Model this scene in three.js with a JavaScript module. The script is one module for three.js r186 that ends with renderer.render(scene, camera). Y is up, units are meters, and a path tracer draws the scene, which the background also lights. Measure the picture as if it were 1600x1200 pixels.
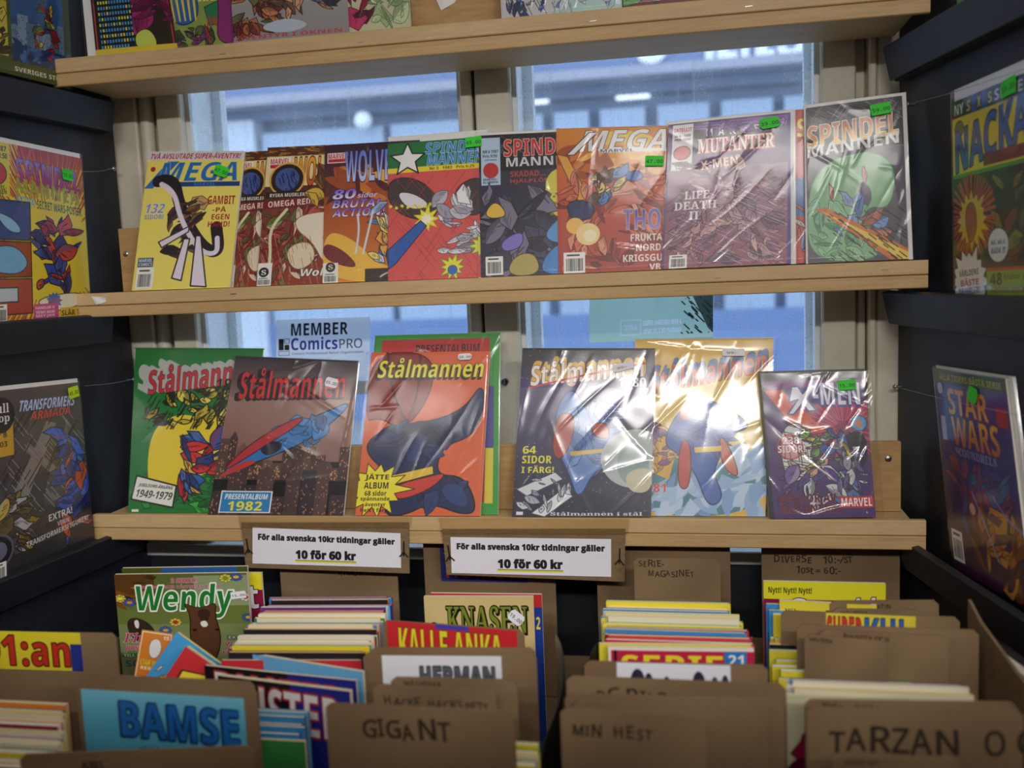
import * as THREE from 'three';
import { mergeGeometries } from 'three/addons/utils/BufferGeometryUtils.js';
import { RectAreaLightUniformsLib } from 'three/addons/lights/RectAreaLightUniformsLib.js';

// ---------------------------------------------------------------- camera, sky, lamps, exposure
RectAreaLightUniformsLib.init();
const scene = new THREE.Scene();
const FPX = 1512.7, EYE = new THREE.Vector3(0, 1.5, 1.71), rad = (d) => d * Math.PI / 180;
const camera = new THREE.PerspectiveCamera(2 * Math.atan(600 / FPX) * 180 / Math.PI, 4 / 3, 0.05, 200);
camera.position.copy(EYE);
camera.rotation.set(rad(-6.5497), rad(10.9014), rad(-2.3455), 'YXZ');
camera.updateMatrixWorld(true);
camera.focus = 1.6;
camera.userData.fStop = 2.8;
scene.background = new THREE.Color().setRGB(1.6, 1.9, 2.4);      // even overcast daylight, cool against the shop lamps
const renderer = new THREE.WebGLRenderer({ antialias: true });
renderer.toneMapping = THREE.LinearToneMapping;
renderer.toneMappingExposure = 1.22;
renderer.shadowMap.enabled = true;
const LAMPS = [   // x, y, z, width, depth, radiance: ceiling fittings of the shop
  [0.45, 2.66, 1.5, 1.2, 0.24, 8],
  [-1.9, 2.66, 3.5, 1.2, 0.3, 10], [0.15, 2.66, 3.5, 1.5, 0.3, 54], [1.9, 2.66, 3.5, 1.5, 0.3, 84],
];
const LAMP_COLOR = new THREE.Color().setRGB(1.0, 0.965, 0.93);

// ---------------------------------------------------------------- helpers
function rng(seed) { let s = seed * 7919 + 13 | 0; return () => { s = s + 0x6d2b79f5 | 0; let t = Math.imul(s ^ s >>> 15, 1 | s); t = t + Math.imul(t ^ t >>> 7, 61 | t) ^ t; return ((t ^ t >>> 14) >>> 0) / 4294967296; }; }
const V = (x, y, z) => new THREE.Vector3(x, y, z);
const rayDir = (px, py) => V(px - 800, 600 - py, -FPX).applyQuaternion(camera.quaternion);
function hit(px, py, n, p0) { const d = rayDir(px, py), t = p0.clone().sub(EYE).dot(n) / d.dot(n); return EYE.clone().addScaledVector(d, t); }
const atY = (px, py, y) => hit(px, py, V(0, 1, 0), V(0, y, 0));
const atZ = (px, py, z) => hit(px, py, V(0, 0, 1), V(0, 0, z));
const used = new Map();
function numbered(name) { const n = used.get(name) ?? 0; used.set(name, n + 1); return n ? `${name}_${String(n).padStart(3, '0')}` : name; }
function tag(o, label, category, group, kind) { if (label) o.userData.label = label; if (category) o.userData.category = category; if (group) o.userData.group = group; if (kind) o.userData.kind = kind; return o; }
function mesh(name, geo, mat, parent) { const m = new THREE.Mesh(geo, mat); m.name = parent === scene ? numbered(name) : name; m.castShadow = m.receiveShadow = true; parent.add(m); return m; }
function thing(name, label, category, pos = [0, 0, 0], group) { const g = new THREE.Group(); g.name = numbered(name); g.position.set(...pos); scene.add(g); return tag(g, label, category, group); }
function box(x0, x1, y0, y1, z0, z1) { const g = new THREE.BoxGeometry(x1 - x0, y1 - y0, z1 - z0); g.translate((x0 + x1) / 2, (y0 + y1) / 2, (z0 + z1) / 2); return metre(g); }
function metre(g) {   // uv in metres for box-like geometry
  const p = g.attributes.position, n = g.attributes.normal, uv = g.attributes.uv;
  for (let i = 0; i < p.count; i++) { const ax = Math.abs(n.getX(i)), ay = Math.abs(n.getY(i)), az = Math.abs(n.getZ(i)); if (ay >= ax && ay >= az) uv.setXY(i, p.getX(i), p.getZ(i)); else if (az >= ax) uv.setXY(i, p.getX(i), p.getY(i)); else uv.setXY(i, p.getZ(i), p.getY(i)); }
  return g;
}
function bevel(x0, x1, y0, y1, z0, z1, b = 0.002) {   // a board with its long edges eased
  const s = new THREE.Shape(); const w = y1 - y0, d = z1 - z0;
  s.moveTo(b, 0); s.lineTo(d - b, 0); s.lineTo(d, b); s.lineTo(d, w - b); s.lineTo(d - b, w); s.lineTo(b, w); s.lineTo(0, w - b); s.lineTo(0, b); s.closePath();
  const g = new THREE.ExtrudeGeometry(s, { depth: x1 - x0, bevelEnabled: false });
  g.applyMatrix4(new THREE.Matrix4().makeBasis(V(0, 0, 1), V(0, 1, 0), V(-1, 0, 0)));   // local x -> z, z -> -x
  g.translate(x1, y0, z0); g.computeVertexNormals();
  return metre(g.index ? g.toNonIndexed() : g);
}
// a sheet of card or paper given by four corners (bl, br, tr, tl in x, y), its front at z = zf, t thick, bulging a little
function slab(q, zf, t, { nx = 1, ny = 1, bulge = 0, uv = [0, 0, 1, 1], wave = 0, seed = 1 } = {}) {
  const P = [], U = [], I = [], r = rng(seed), ph = r() * 6, ph2 = r() * 6;
  const at = (u, v) => { const a = (1 - u) * (1 - v), b = u * (1 - v), c = u * v, d = (1 - u) * v; return [a * q[0][0] + b * q[1][0] + c * q[2][0] + d * q[3][0], a * q[0][1] + b * q[1][1] + c * q[2][1] + d * q[3][1]]; };
  const zz = (u, v) => bulge * Math.sin(Math.PI * u) * Math.sin(Math.PI * (0.15 + 0.7 * v)) + wave * Math.sin(u * 5 + ph) * Math.sin(v * 3 + ph2);
  for (const side of [0, 1]) for (let j = 0; j <= ny; j++) for (let i = 0; i <= nx; i++) { const u = i / nx, v = j / ny, [x, y] = at(u, v); P.push(x, y, zf + zz(u, v) - side * t); U.push(uv[0] + u * (uv[2] - uv[0]), uv[1] + v * (uv[3] - uv[1])); }
  const N = (nx + 1) * (ny + 1), id = (s, i, j) => s * N + j * (nx + 1) + i;
  for (let j = 0; j < ny; j++) for (let i = 0; i < nx; i++) { const a = id(0, i, j), b = id(0, i + 1, j), c = id(0, i + 1, j + 1), d = id(0, i, j + 1); I.push(a, b, c, a, c, d); I.push(a + N, c + N, b + N, a + N, d + N, c + N); }
  const edge = (a, b) => I.push(a, a + N, b + N, a, b + N, b);
  for (let i = 0; i < nx; i++) { edge(id(0, i, 0), id(0, i + 1, 0)); edge(id(0, i + 1, ny), id(0, i, ny)); }
  for (let j = 0; j < ny; j++) { edge(id(0, nx, j), id(0, nx, j + 1)); edge(id(0, 0, j + 1), id(0, 0, j)); }
  let g = new THREE.BufferGeometry(); g.setAttribute('position', new THREE.Float32BufferAttribute(P, 3)); g.setAttribute('uv', new THREE.Float32BufferAttribute(U, 2)); g.setIndex(I);
  g = g.toNonIndexed(); g.computeVertexNormals();
  return g;
}
// a loose clear plastic sleeve over the front of a quad: creased film whose rim wraps back round the edges
function film(q, zf, back, seed, amount = 1) {
  const nx = 84, ny = 112, r = rng(seed + 500), P = [], U = [], I = [], cr = [];
  for (let k = 0; k < 12 + 8 * amount; k++) { const a = r() < 0.7 ? 1.15 + 0.7 * (r() - 0.5) : r() * 3.14, cx = r(), cy = r(), l = 0.1 + r() * r() * 0.6; cr.push({ cx, cy, dx: Math.cos(a), dy: Math.sin(a), l, w: 0.009 + r() * 0.01, h: (r() < 0.6 ? 1 : -0.6) * (0.0003 + 0.0009 * r() * r()) * amount, b: (r() - 0.5) * 0.5 }); }
  const ph = [r() * 6, r() * 6, r() * 6, r() * 6];
  const H = (u, v) => {
    let h = amount * (0.00022 * Math.sin(u * 4 + ph[0] + 2 * v) * Math.sin(v * 5 + ph[1]) + 0.00004 * Math.sin(u * 23 + v * 9 + ph[2]) * Math.sin(v * 31 - u * 7 + ph[3]));
    for (const c of cr) { const x = u - c.cx, y = (v - c.cy) * 1.4, s = x * c.dx + y * c.dy; const d = -x * c.dy + y * c.dx + c.b * s * s, e = Math.abs(s) / c.l; if (e < 1) h += c.h * Math.exp(-Math.abs(d) / c.w) * (1 - e * e); }
    return h;
  };
  for (let j = 0; j <= ny; j++) for (let i = 0; i <= nx; i++) {
    const u = i / nx, v = j / ny, a = (1 - u) * (1 - v), b = u * (1 - v), c = u * v, d = (1 - u) * v, rim = Math.min(i, nx - i, ny - j, j);
    P.push(a * q[0][0] + b * q[1][0] + c * q[2][0] + d * q[3][0], a * q[0][1] + b * q[1][1] + c * q[2][1] + d * q[3][1], rim === 0 ? back : rim === 1 ? zf - 0.0012 : zf + 0.0022 + H(u, v)); U.push(u, v);
  }
  for (let j = 0; j < ny; j++) for (let i = 0; i < nx; i++) { const a = j * (nx + 1) + i; I.push(a, a + 1, a + nx + 2, a, a + nx + 2, a + nx + 1); }
  const g = new THREE.BufferGeometry(); g.setAttribute('position', new THREE.Float32BufferAttribute(P, 3)); g.setAttribute('uv', new THREE.Float32BufferAttribute(U, 2)); g.setIndex(I); g.computeVertexNormals();
  return g;
}
const leaf = (q, z) => { const g = new THREE.BufferGeometry(); g.setAttribute('position', new THREE.Float32BufferAttribute(q.flatMap(([x, y]) => [x, y, z]), 3)); g.setAttribute('uv', new THREE.Float32BufferAttribute([0, 0, 1, 0, 1, 1, 0, 1], 2)); g.setIndex([0, 1, 2, 0, 2, 3]); g.computeVertexNormals(); return g; };
const grow = (q, l, b, r, t) => [[q[0][0] - l, q[0][1] - b], [q[1][0] + r, q[1][1] - b], [q[2][0] + r, q[2][1] + t], [q[3][0] - l, q[3][1] + t]];
const inQuad = (q, u, v) => { const a = (1 - u) * (1 - v), b = u * (1 - v), c = u * v, d = (1 - u) * v; return [a * q[0][0] + b * q[1][0] + c * q[2][0] + d * q[3][0], a * q[0][1] + b * q[1][1] + c * q[2][1] + d * q[3][1]]; };

// ---------------------------------------------------------------- textures
function canvasTex(w, h, draw, srgb = true, repeat) {
  const c = document.createElement('canvas'); c.width = w; c.height = h; draw(c.getContext('2d'), w, h);
  const t = new THREE.CanvasTexture(c); if (srgb) t.colorSpace = THREE.SRGBColorSpace; t.magFilter = THREE.LinearFilter;
  if (repeat) { t.wrapS = t.wrapT = THREE.RepeatWrapping; t.repeat.set(...repeat); }
  return t;
}
function grainTex(w, h, base, spread, opts, repeat) {   // fibre, grain and speckle in a colour
  const r = rng(opts.seed ?? 1), d = new Uint8Array(w * h * 4), rows = [], cell = (n) => { const a = new Float32Array(n * n); for (let i = 0; i < a.length; i++) a[i] = r(); return (u, v) => { const x = u * n, y = v * n, x0 = Math.floor(x), y0 = Math.floor(y), f = x - x0, g = y - y0, s = (t) => t * t * (3 - 2 * t), A = (i, j) => a[((j % n) + n) % n * n + ((i % n) + n) % n]; return (A(x0, y0) * (1 - s(f)) + A(x0 + 1, y0) * s(f)) * (1 - s(g)) + (A(x0, y0 + 1) * (1 - s(f)) + A(x0 + 1, y0 + 1) * s(f)) * s(g); }; };
  const big = cell(8), mid = cell(32), lines = cell(64);
  for (let y = 0; y < h; y++) for (let x = 0; x < w; x++) {
    const u = x / w, v = y / h; let k = (big(u, v) - 0.5) * (opts.big ?? 0.5) + (mid(u, v) - 0.5) * (opts.mid ?? 0.3) + (r() - 0.5) * (opts.fine ?? 0.3);
    if (opts.line) k += (lines(u * (opts.stretch ?? 0.06) + 0.04 * mid(u, v), v) - 0.5) * opts.line;
    for (let c = 0; c < 3; c++) d[(y * w + x) * 4 + c] = Math.max(0, Math.min(255, base[c] + spread[c] * k)); d[(y * w + x) * 4 + 3] = 255;
  }
  const t = new THREE.DataTexture(d, w, h); t.colorSpace = opts.data ? THREE.NoColorSpace : THREE.SRGBColorSpace; t.magFilter = THREE.LinearFilter; t.wrapS = t.wrapT = THREE.RepeatWrapping; t.repeat.set(...repeat); t.needsUpdate = true;
  return t;
}
const S = (o) => new THREE.MeshStandardMaterial(o), Ph = (o) => new THREE.MeshPhysicalMaterial(o);
const hex = (c) => new THREE.Color(c);
const M = {
  wood: S({ map: grainTex(512, 256, [203, 172, 126], [24, 24, 24], { seed: 3, line: 0.4, big: 0.5, mid: 0.2, fine: 0.3 }, [1.6, 8]), roughness: 0.55 }),
  woodEdge: S({ map: grainTex(512, 256, [194, 160, 110], [26, 26, 25], { seed: 4, line: 0.5, big: 0.5, mid: 0.25, fine: 0.3 }, [1.3, 9]), roughness: 0.55 }),
  board: S({ map: grainTex(512, 256, [180, 142, 92], [36, 34, 30], { seed: 5, line: 0.25, big: 0.4, mid: 0.4, fine: 0.4 }, [2, 6]), roughness: 0.65 }),
  card: S({ map: grainTex(256, 256, [126, 103, 74], [22, 20, 16], { seed: 6, line: 0.3, big: 0.5, mid: 0.4, fine: 0.5, stretch: 0.2 }, [4, 4]), roughness: 0.9 }),
  black: S({ map: grainTex(256, 256, [26, 30, 37], [11, 11, 12], { seed: 7, big: 0.6, mid: 0.5, fine: 0.3 }, [2.2, 2.2]), roughness: 0.5 }),
  cream: S({ map: grainTex(256, 512, [214, 207, 188], [22, 22, 24], { seed: 8, big: 0.5, mid: 0.3, fine: 0.22 }, [3, 3]), roughness: 0.5 }),
  sash: S({ map: grainTex(128, 128, [226, 228, 226], [14, 14, 14], { seed: 9, big: 0.4, mid: 0.4, fine: 0.3 }, [4, 4]), roughness: 0.4 }),
  wall: S({ color: hex('#cfcac0'), roughness: 0.9 }), ceiling: S({ color: hex('#dcdad4'), roughness: 0.95 }), floor: S({ map: grainTex(256, 256, [110, 100, 90], [30, 30, 30], { seed: 10 }, [1, 1]), roughness: 0.7 }),
  paper: S({ color: hex('#e9e2d0'), roughness: 0.85 }), oldPaper: S({ color: hex('#dfcfa6'), roughness: 0.9 }), white: S({ color: hex('#ecebea'), roughness: 0.6 }),
  steel: S({ color: hex('#a8acb0'), metalness: 1, roughness: 0.35 }), gap: S({ color: hex('#3a342a'), roughness: 0.9 }),
  sleeve: Ph({ transmission: 1, thickness: 0, roughness: 0.13, ior: 1.5, color: 0xffffff }), tape: Ph({ transmission: 1, thickness: 0, roughness: 0.25, ior: 1.5, color: hex('#f6f1e6') }),
  glass: Ph({ transmission: 1, thickness: 0, roughness: 0.02, ior: 1.5, color: hex('#f2f8fb') }),
  thread: S({ color: hex('#9a9a94'), roughness: 0.6 }), liner: S({ color: hex('#16181c'), roughness: 0.25 }),
};

// ---- print: what is on a cover is drawn in percent of its width and height
function pen(g, W, H, seed = 1) {
  const r = rng(seed), X = (x) => x * W / 100, Y = (y) => y * H / 100;
  const A = {
    g, W, H, r,
    fill(c) { g.fillStyle = c; g.fillRect(0, 0, W, H); },
    rect(x, y, w, h, c, line, lw = 1) { g.fillStyle = c; g.fillRect(X(x), Y(y), X(w), Y(h)); if (line) { g.strokeStyle = line; g.lineWidth = X(lw); g.strokeRect(X(x), Y(y), X(w), Y(h)); } },
    fade(x, y, w, h, a, b) { const k = g.createLinearGradient(0, Y(y), 0, Y(y + h)); k.addColorStop(0, a); k.addColorStop(1, b); g.fillStyle = k; g.fillRect(X(x), Y(y), X(w), Y(h)); },
    poly(p, c, line, lw = 0.8) { g.beginPath(); p.forEach(([x, y], i) => (i ? g.lineTo(X(x), Y(y)) : g.moveTo(X(x), Y(y)))); g.closePath(); if (c) { g.fillStyle = c; g.fill(); } if (line) { g.strokeStyle = line; g.lineWidth = X(lw); g.lineJoin = 'round'; g.stroke(); } },
    soft(p, c, line, lw = 0.8) { g.beginPath(); const n = p.length; for (let i = 0; i < n; i++) { const a = p[i], b = p[(i + 1) % n], m = [(a[0] + b[0]) / 2, (a[1] + b[1]) / 2]; if (!i) { const z = p[n - 1]; g.moveTo(X((z[0] + a[0]) / 2), Y((z[1] + a[1]) / 2)); } g.quadraticCurveTo(X(a[0]), Y(a[1]), X(m[0]), Y(m[1])); } g.closePath(); if (c) { g.fillStyle = c; g.fill(); } if (line) { g.strokeStyle = line; g.lineWidth = X(lw); g.stroke(); } },
    dot(x, y, rx, c, line, lw = 0.8) { g.beginPath(); g.ellipse(X(x), Y(y), X(rx), X(rx), 0, 0, 7); if (c) { g.fillStyle = c; g.fill(); } if (line) { g.strokeStyle = line; g.lineWidth = X(lw); g.stroke(); } },
    curve(p, c, lw) { g.beginPath(); g.moveTo(X(p[0][0]), Y(p[0][1])); for (let i = 1; i < p.length - 1; i++) g.quadraticCurveTo(X(p[i][0]), Y(p[i][1]), X((p[i][0] + p[i + 1][0]) / 2), Y((p[i][1] + p[i + 1][1]) / 2)); const e = p[p.length - 1]; g.lineTo(X(e[0]), Y(e[1])); g.strokeStyle = c; g.lineWidth = X(lw); g.lineCap = 'round'; g.stroke(); },
    burst(x, y, r1, r2, n, c, line) { const p = []; for (let i = 0; i < n * 2; i++) { const a = i * Math.PI / n, q = (i % 2 ? r2 : r1 * (0.8 + 0.4 * r())); p.push([x + Math.cos(a) * q, y + Math.sin(a) * q * W / H]); } A.poly(p, c, line, 0.7); },
    rays(x, y, n, c, r1, r2, lw) { g.strokeStyle = c; g.lineWidth = X(lw); for (let i = 0; i < n; i++) { const a = (i + r()) * 6.283 / n, s = r1 * (0.8 + 0.4 * r()); g.beginPath(); g.moveTo(X(x + Math.cos(a) * s), Y(y + Math.sin(a) * s * W / H)); g.lineTo(X(x + Math.cos(a) * r2), Y(y + Math.sin(a) * r2 * W / H)); g.stroke(); } },
    clip(x, y, w, h, f) { g.save(); g.beginPath(); g.rect(X(x), Y(y), X(w), Y(h)); g.clip(); f(); g.restore(); },
    // loose inked colour shapes: the stand-in for the artwork
    ink(x, y, w, h, colors, n, size = 14, line = '#15121a', lw = 0.6) {
      const base = r() * 6, ph = r() * 6;
      for (let k = 0; k < n; k++) {
        const cx = x + (0.06 + 0.88 * r()) * w, cy = y + (0.06 + 0.88 * r()) * h, a = base + 1.3 * Math.sin(cx * 0.07 + ph) + 1.1 * Math.sin(cy * 0.06 - ph) + (r() - 0.5), L = size * (0.45 + r() * 0.75), d = L * (0.3 + 0.45 * r()), c = Math.cos(a), s = Math.sin(a);
        const q = (u, v) => [X(cx + u * c - v * s), Y(cy + (u * s + v * c) * W / H)], form = (k1, k2) => { g.beginPath(); g.moveTo(...q(-L, 0)); g.bezierCurveTo(...q(-0.4 * L, -k1 * d), ...q(0.5 * L, -k1 * d), ...q(L, 0.1 * d)); g.bezierCurveTo(...q(0.4 * L, k2 * d), ...q(-0.3 * L, k2 * 0.8 * d), ...q(-L, 0)); };
        const kind = r(), shard = [[-L, 0], [-0.35 * L, -d * (0.6 + r())], [0.5 * L, -d * (0.3 + 0.8 * r())], [L, 0.2 * d], [0.3 * L, d * (0.4 + 0.7 * r())], [-0.5 * L, d * 0.5 * r()]]; if (kind < 0.45) { g.beginPath(); shard.forEach(([u, v], i) => (i ? g.lineTo(...q(u, v)) : g.moveTo(...q(u, v)))); g.closePath(); } else form(kind < 0.75 ? 0.6 : 1.3, kind < 0.75 ? 0.5 : 1.2); g.fillStyle = colors[Math.floor(r() * colors.length)]; g.fill(); if (line) { g.strokeStyle = line; g.lineWidth = X(lw); g.stroke(); }
        if (line) { if (kind < 0.45) { g.beginPath(); g.moveTo(...q(-0.5 * L, 0)); g.lineTo(...q(L, 0.2 * d)); g.lineTo(...q(0.3 * L, 0.45 * d)); g.closePath(); } else form(-0.2, kind < 0.75 ? 0.5 : 1.15); g.fillStyle = r() < 0.5 ? line : colors[Math.floor(r() * colors.length)]; g.globalAlpha = 0.4; g.fill(); g.globalAlpha = 1; g.lineWidth = X(lw * 0.6); for (let i = 0; i < 3; i++) { const u = (r() - 0.5) * L; g.beginPath(); g.moveTo(...q(u, -0.7 * d * r())); g.lineTo(...q(u + 0.35 * L, 0.1 * d)); g.stroke(); } }
      }
    },
    hatch(x, y, w, h, c, n, len = 10, ang = 0.8, lw = 0.5) { A.clip(x, y, w, h, () => { g.strokeStyle = c; g.lineWidth = X(lw); for (let k = 0; k < n; k++) { const cx = x + r() * w, cy = y + r() * h, l = len * (0.4 + r()); g.beginPath(); g.moveTo(X(cx), Y(cy)); g.lineTo(X(cx + Math.cos(ang) * l), Y(cy + Math.sin(ang) * l * W / H)); g.stroke(); } }); },
    city(y0, y1, c, win, n, x0 = 0, x1 = 100) { for (let k = 0; k < n; k++) { const w = (x1 - x0) / n * (0.8 + r() * 0.9), x = x0 + (x1 - x0) * k / n, top = y0 + (y1 - y0) * 0.75 * r(); A.rect(x, top, w, y1 - top, c[k % c.length]); if (r() < 0.4) A.poly([[x, top], [x + w / 2, top - 6 * r()], [x + w, top]], c[k % c.length]); for (let i = 0; i < 22; i++) A.rect(x + 0.5 + r() * (w - 1.5), top + 1 + r() * (y1 - top - 2), 0.8, 0.9, win); } },
    text(s, x, y, w, h, o = {}) {   // letters fitted to a box given in percent
      const fam = o.font || 'sans-serif', wt = o.light ? '' : 'bold '; g.save(); g.font = `${wt}200px ${fam}`; const m = g.measureText(s), tw = m.actualBoundingBoxRight + m.actualBoundingBoxLeft, th = m.actualBoundingBoxAscent + m.actualBoundingBoxDescent;
      g.translate(X(x + w / 2), Y(y + h / 2)); g.rotate(o.rot || 0); g.transform(1, o.rise || 0, o.slant || 0, 1, 0, 0); const sx = X(w) / tw, sy = Y(h) / th; g.scale(sx, sy);
      const dx = -tw / 2 + m.actualBoundingBoxLeft, dy = -th / 2 + m.actualBoundingBoxAscent; g.lineJoin = 'round';
      if (o.deep) for (let k = o.deep.n ?? 10; k > 0; k--) { const ex = o.deep.x * k * W / 100 / sx / 10, ey = o.deep.y * k * W / 100 / sy / 10; g.fillStyle = o.deep.c; g.strokeStyle = o.deep.c; g.lineWidth = o.lw ?? 10; g.strokeText(s, dx + ex, dy + ey); g.fillText(s, dx + ex, dy + ey); }
      if (o.outer) { g.strokeStyle = o.outer; g.lineWidth = (o.lw ?? 10) * 2.4; g.strokeText(s, dx, dy); }
      if (o.line) { g.strokeStyle = o.line; g.lineWidth = o.lw ?? 10; g.strokeText(s, dx, dy); }
      if (o.two) { const k = g.createLinearGradient(0, dy - th, 0, dy); k.addColorStop(0.2, o.two[0]); k.addColorStop(0.85, o.two[1]); g.fillStyle = k; } else g.fillStyle = o.c || '#111';
      g.fillText(s, dx, dy); g.restore();
    },
    bars(x, y, w, h) { A.rect(x, y, w, h, '#f2f2ee'); let q = x + w * 0.12; while (q < x + w * 0.88) { const b = w * (0.012 + r() * 0.035); A.rect(q, y + h * 0.3, b, h * 0.6, '#222'); q += b + w * (0.015 + r() * 0.03); } A.rect(x + w * 0.15, y + h * 0.1, w * 0.6, h * 0.08, '#444'); },
    hand(s, x, y, size, c = '#2a2118', jit = 1, lw = 0) { g.save(); g.fillStyle = c; let q = X(x); for (const ch of s) { const k = size * (0.85 + 0.3 * r()); g.save(); g.font = `${Y(k)}px sans-serif`; g.translate(q, Y(y) + (r() - 0.5) * Y(size) * 0.15 * jit); g.rotate((r() - 0.5) * 0.22 * jit); g.scale(0.85 + 0.3 * r(), 1); g.fillText(ch, 0, 0); if (lw) { g.strokeStyle = c; g.lineWidth = lw; g.strokeText(ch, 0, 0); } const a = g.measureText(ch).width; g.restore(); q += a * (0.95 + 0.2 * r()); } g.restore(); },
  };
  return A;
}
const print = (draw, seed, w = 400, h = 580) => canvasTex(w, h, (g) => draw(pen(g, w, h, seed)));
const gloss = (map) => S({ map, roughness: 0.38 });
// price stickers share one sheet of print
const STICK = { green: '#35d82f', lime: '#c6e51e', pale: '#eceaf2' };
const stickers = [['47.00', 'green'], ['65.00', 'green'], ['47.00', 'green'], ['39.00', 'green'], ['59.00', 'green'], ['59.00', 'green'], ['45.00', 'lime'], ['59.00', 'green'], ['', 'green'], ['65.00', 'pale'], ['28.00', 'pale'], ['99:-', 'pale'], ['99:-', 'pale'], ['15.00', 'green'], ['15.00', 'pale'], ['19.00', 'pale']];
const stickerMat = S({ roughness: 0.6, map: canvasTex(512, 512, (g) => stickers.forEach(([s, c], i) => { const x = (i % 4) * 128, y = Math.floor(i / 4) * 128; g.save(); g.beginPath(); g.rect(x, y, 128, 128); g.clip(); g.fillStyle = STICK[c]; g.fillRect(x, y, 128, 128); g.fillStyle = '#1b1b22'; g.font = (s.includes(':') ? '' : 'bold ') + '38px ' + (s.includes(':') ? 'serif' : 'monospace'); g.fillText(s, x + (s.length > 4 ? 8 : 24), y + 82); g.restore(); })) });
function sticker(parent, n, cx, cy, w, h, rot, z, octagon) {
  const c = Math.cos(rot), s = Math.sin(rot), P = octagon ? [[-0.5, -0.25], [-0.38, -0.5], [0.38, -0.5], [0.5, -0.25], [0.5, 0.25], [0.38, 0.5], [-0.38, 0.5], [-0.5, 0.25]] : [[-0.5, -0.44], [-0.46, -0.5], [0.46, -0.5], [0.5, -0.44], [0.5, 0.44], [0.46, 0.5], [-0.46, 0.5], [-0.5, 0.44]];
  const sh = new THREE.Shape(P.map(([x, y]) => new THREE.Vector2(x, y))), g = new THREE.ExtrudeGeometry(sh, { depth: 1, bevelEnabled: false }), uv = g.attributes.uv, p = g.attributes.position;
  for (let i = 0; i < p.count; i++) uv.setXY(i, ((n % 4) + 0.5 + p.getX(i) * 0.98) / 4, 1 - (Math.floor(n / 4) + 0.5 - p.getY(i) * 0.66) / 4);
  g.scale(w, h, 0.0004); g.rotateZ(rot); g.translate(cx, cy, z); g.computeVertexNormals();
  mesh('price_sticker', g, stickerMat, parent);
}

// ---------------------------------------------------------------- the shell of the shop
const struct = (name, geo, mat, parent = scene) => tag(mesh(name, geo, mat, parent), null, null, null, parent === scene ? 'structure' : undefined);
struct('floor', box(-3.3, 3.3, -0.1, 0, -0.12, 6.3), M.floor);
struct('ceiling', box(-3.3, 3.3, 2.8, 2.92, -0.12, 6.3), M.ceiling);
struct('wall_back', box(-3.3, 3.3, 0, 2.8, 6.2, 6.3), M.wall);
struct('wall_left', box(-3.3, -3.2, 0, 2.8, 0, 6.2), M.wall);
struct('wall_right', box(3.2, 3.3, 0, 2.8, 0, 6.2), M.wall);
const WX0 = -0.94, WX1 = 0.21, WY0 = 0.985, WY1 = 2.55;
const wf = tag(new THREE.Group(), 'window wall of the shop', null, null, 'structure'); wf.name = 'wall_front'; scene.add(wf);
mesh('plaster', mergeGeometries([box(-3.3, -1.2, 0, 2.8, -0.12, 0), box(0.5, 3.3, 0, 2.8, -0.12, 0), box(-1.2, 0.5, WY1 + 0.1, 2.8, -0.12, 0)]), M.wall, wf);
mesh('black_panel', box(-1.2, 0.5, 0, WY0 - 0.012, -0.12, 0), M.black, wf);
// window joinery
const fr = tag(new THREE.Group(), 'cream painted window frame with grooved posts', null, null, 'structure'); fr.name = 'window_1'; scene.add(fr);
const post = (x0, x1, z0, z1, name = 'post', mat = M.cream, b = 0.003) => { const g = bevel(0, WY1 + 0.1 - WY0 + 0.012, 0, x1 - x0, 0, z1 - z0, b); g.rotateZ(Math.PI / 2); g.translate(x1, WY0 - 0.012, z0); return mesh(name, metre(g), mat, fr); };
post(-1.2, -1.033, -0.1, -0.004, 'outer_trim'); post(-0.99, -0.94, -0.09, 0.0, 'jamb'); post(-1.04, -0.98, -0.1, -0.03, 'rebate');
{ const g = new THREE.CylinderGeometry(0.0135, 0.0135, WY1 - WY0, 20); g.translate(-1.0185, (WY0 + WY1) / 2, -0.018); mesh('round_moulding', g, M.cream, fr); const h = new THREE.CylinderGeometry(0.0075, 0.0075, 0.78, 18); h.translate(0.2745, 1.345, -0.016); mesh('round_moulding', h, M.cream, fr); }
post(-0.403, -0.3815, -0.09, 0.0, 'mullion'); post(-0.3755, -0.312, -0.09, 0.0, 'mullion'); post(-0.3815, -0.3755, -0.09, -0.02, 'mullion_gap', M.gap, 0.0005);
post(0.21, 0.265, -0.09, 0.0, 'jamb'); post(0.265, 0.284, -0.1, -0.026, 'rebate'); post(0.284, 0.297, -0.1, 0.004, 'bead'); post(0.297, 0.5, -0.1, -0.002, 'outer_trim');
{ const p = atZ(790, 596, 0), g = new THREE.CylinderGeometry(0.006, 0.006, 0.01, 18); g.rotateX(Math.PI / 2); g.translate(p.x, p.y, 0.005); mesh('black_plug', g, M.liner, fr); }
mesh('head', box(-1.2, 0.5, WY1, WY1 + 0.1, -0.1, -0.001), M.cream, fr); mesh('sill', bevel(-1.2, 0.5, WY0 - 0.012, WY0 + 0.012, -0.1, 0.012), M.sash, fr);
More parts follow.
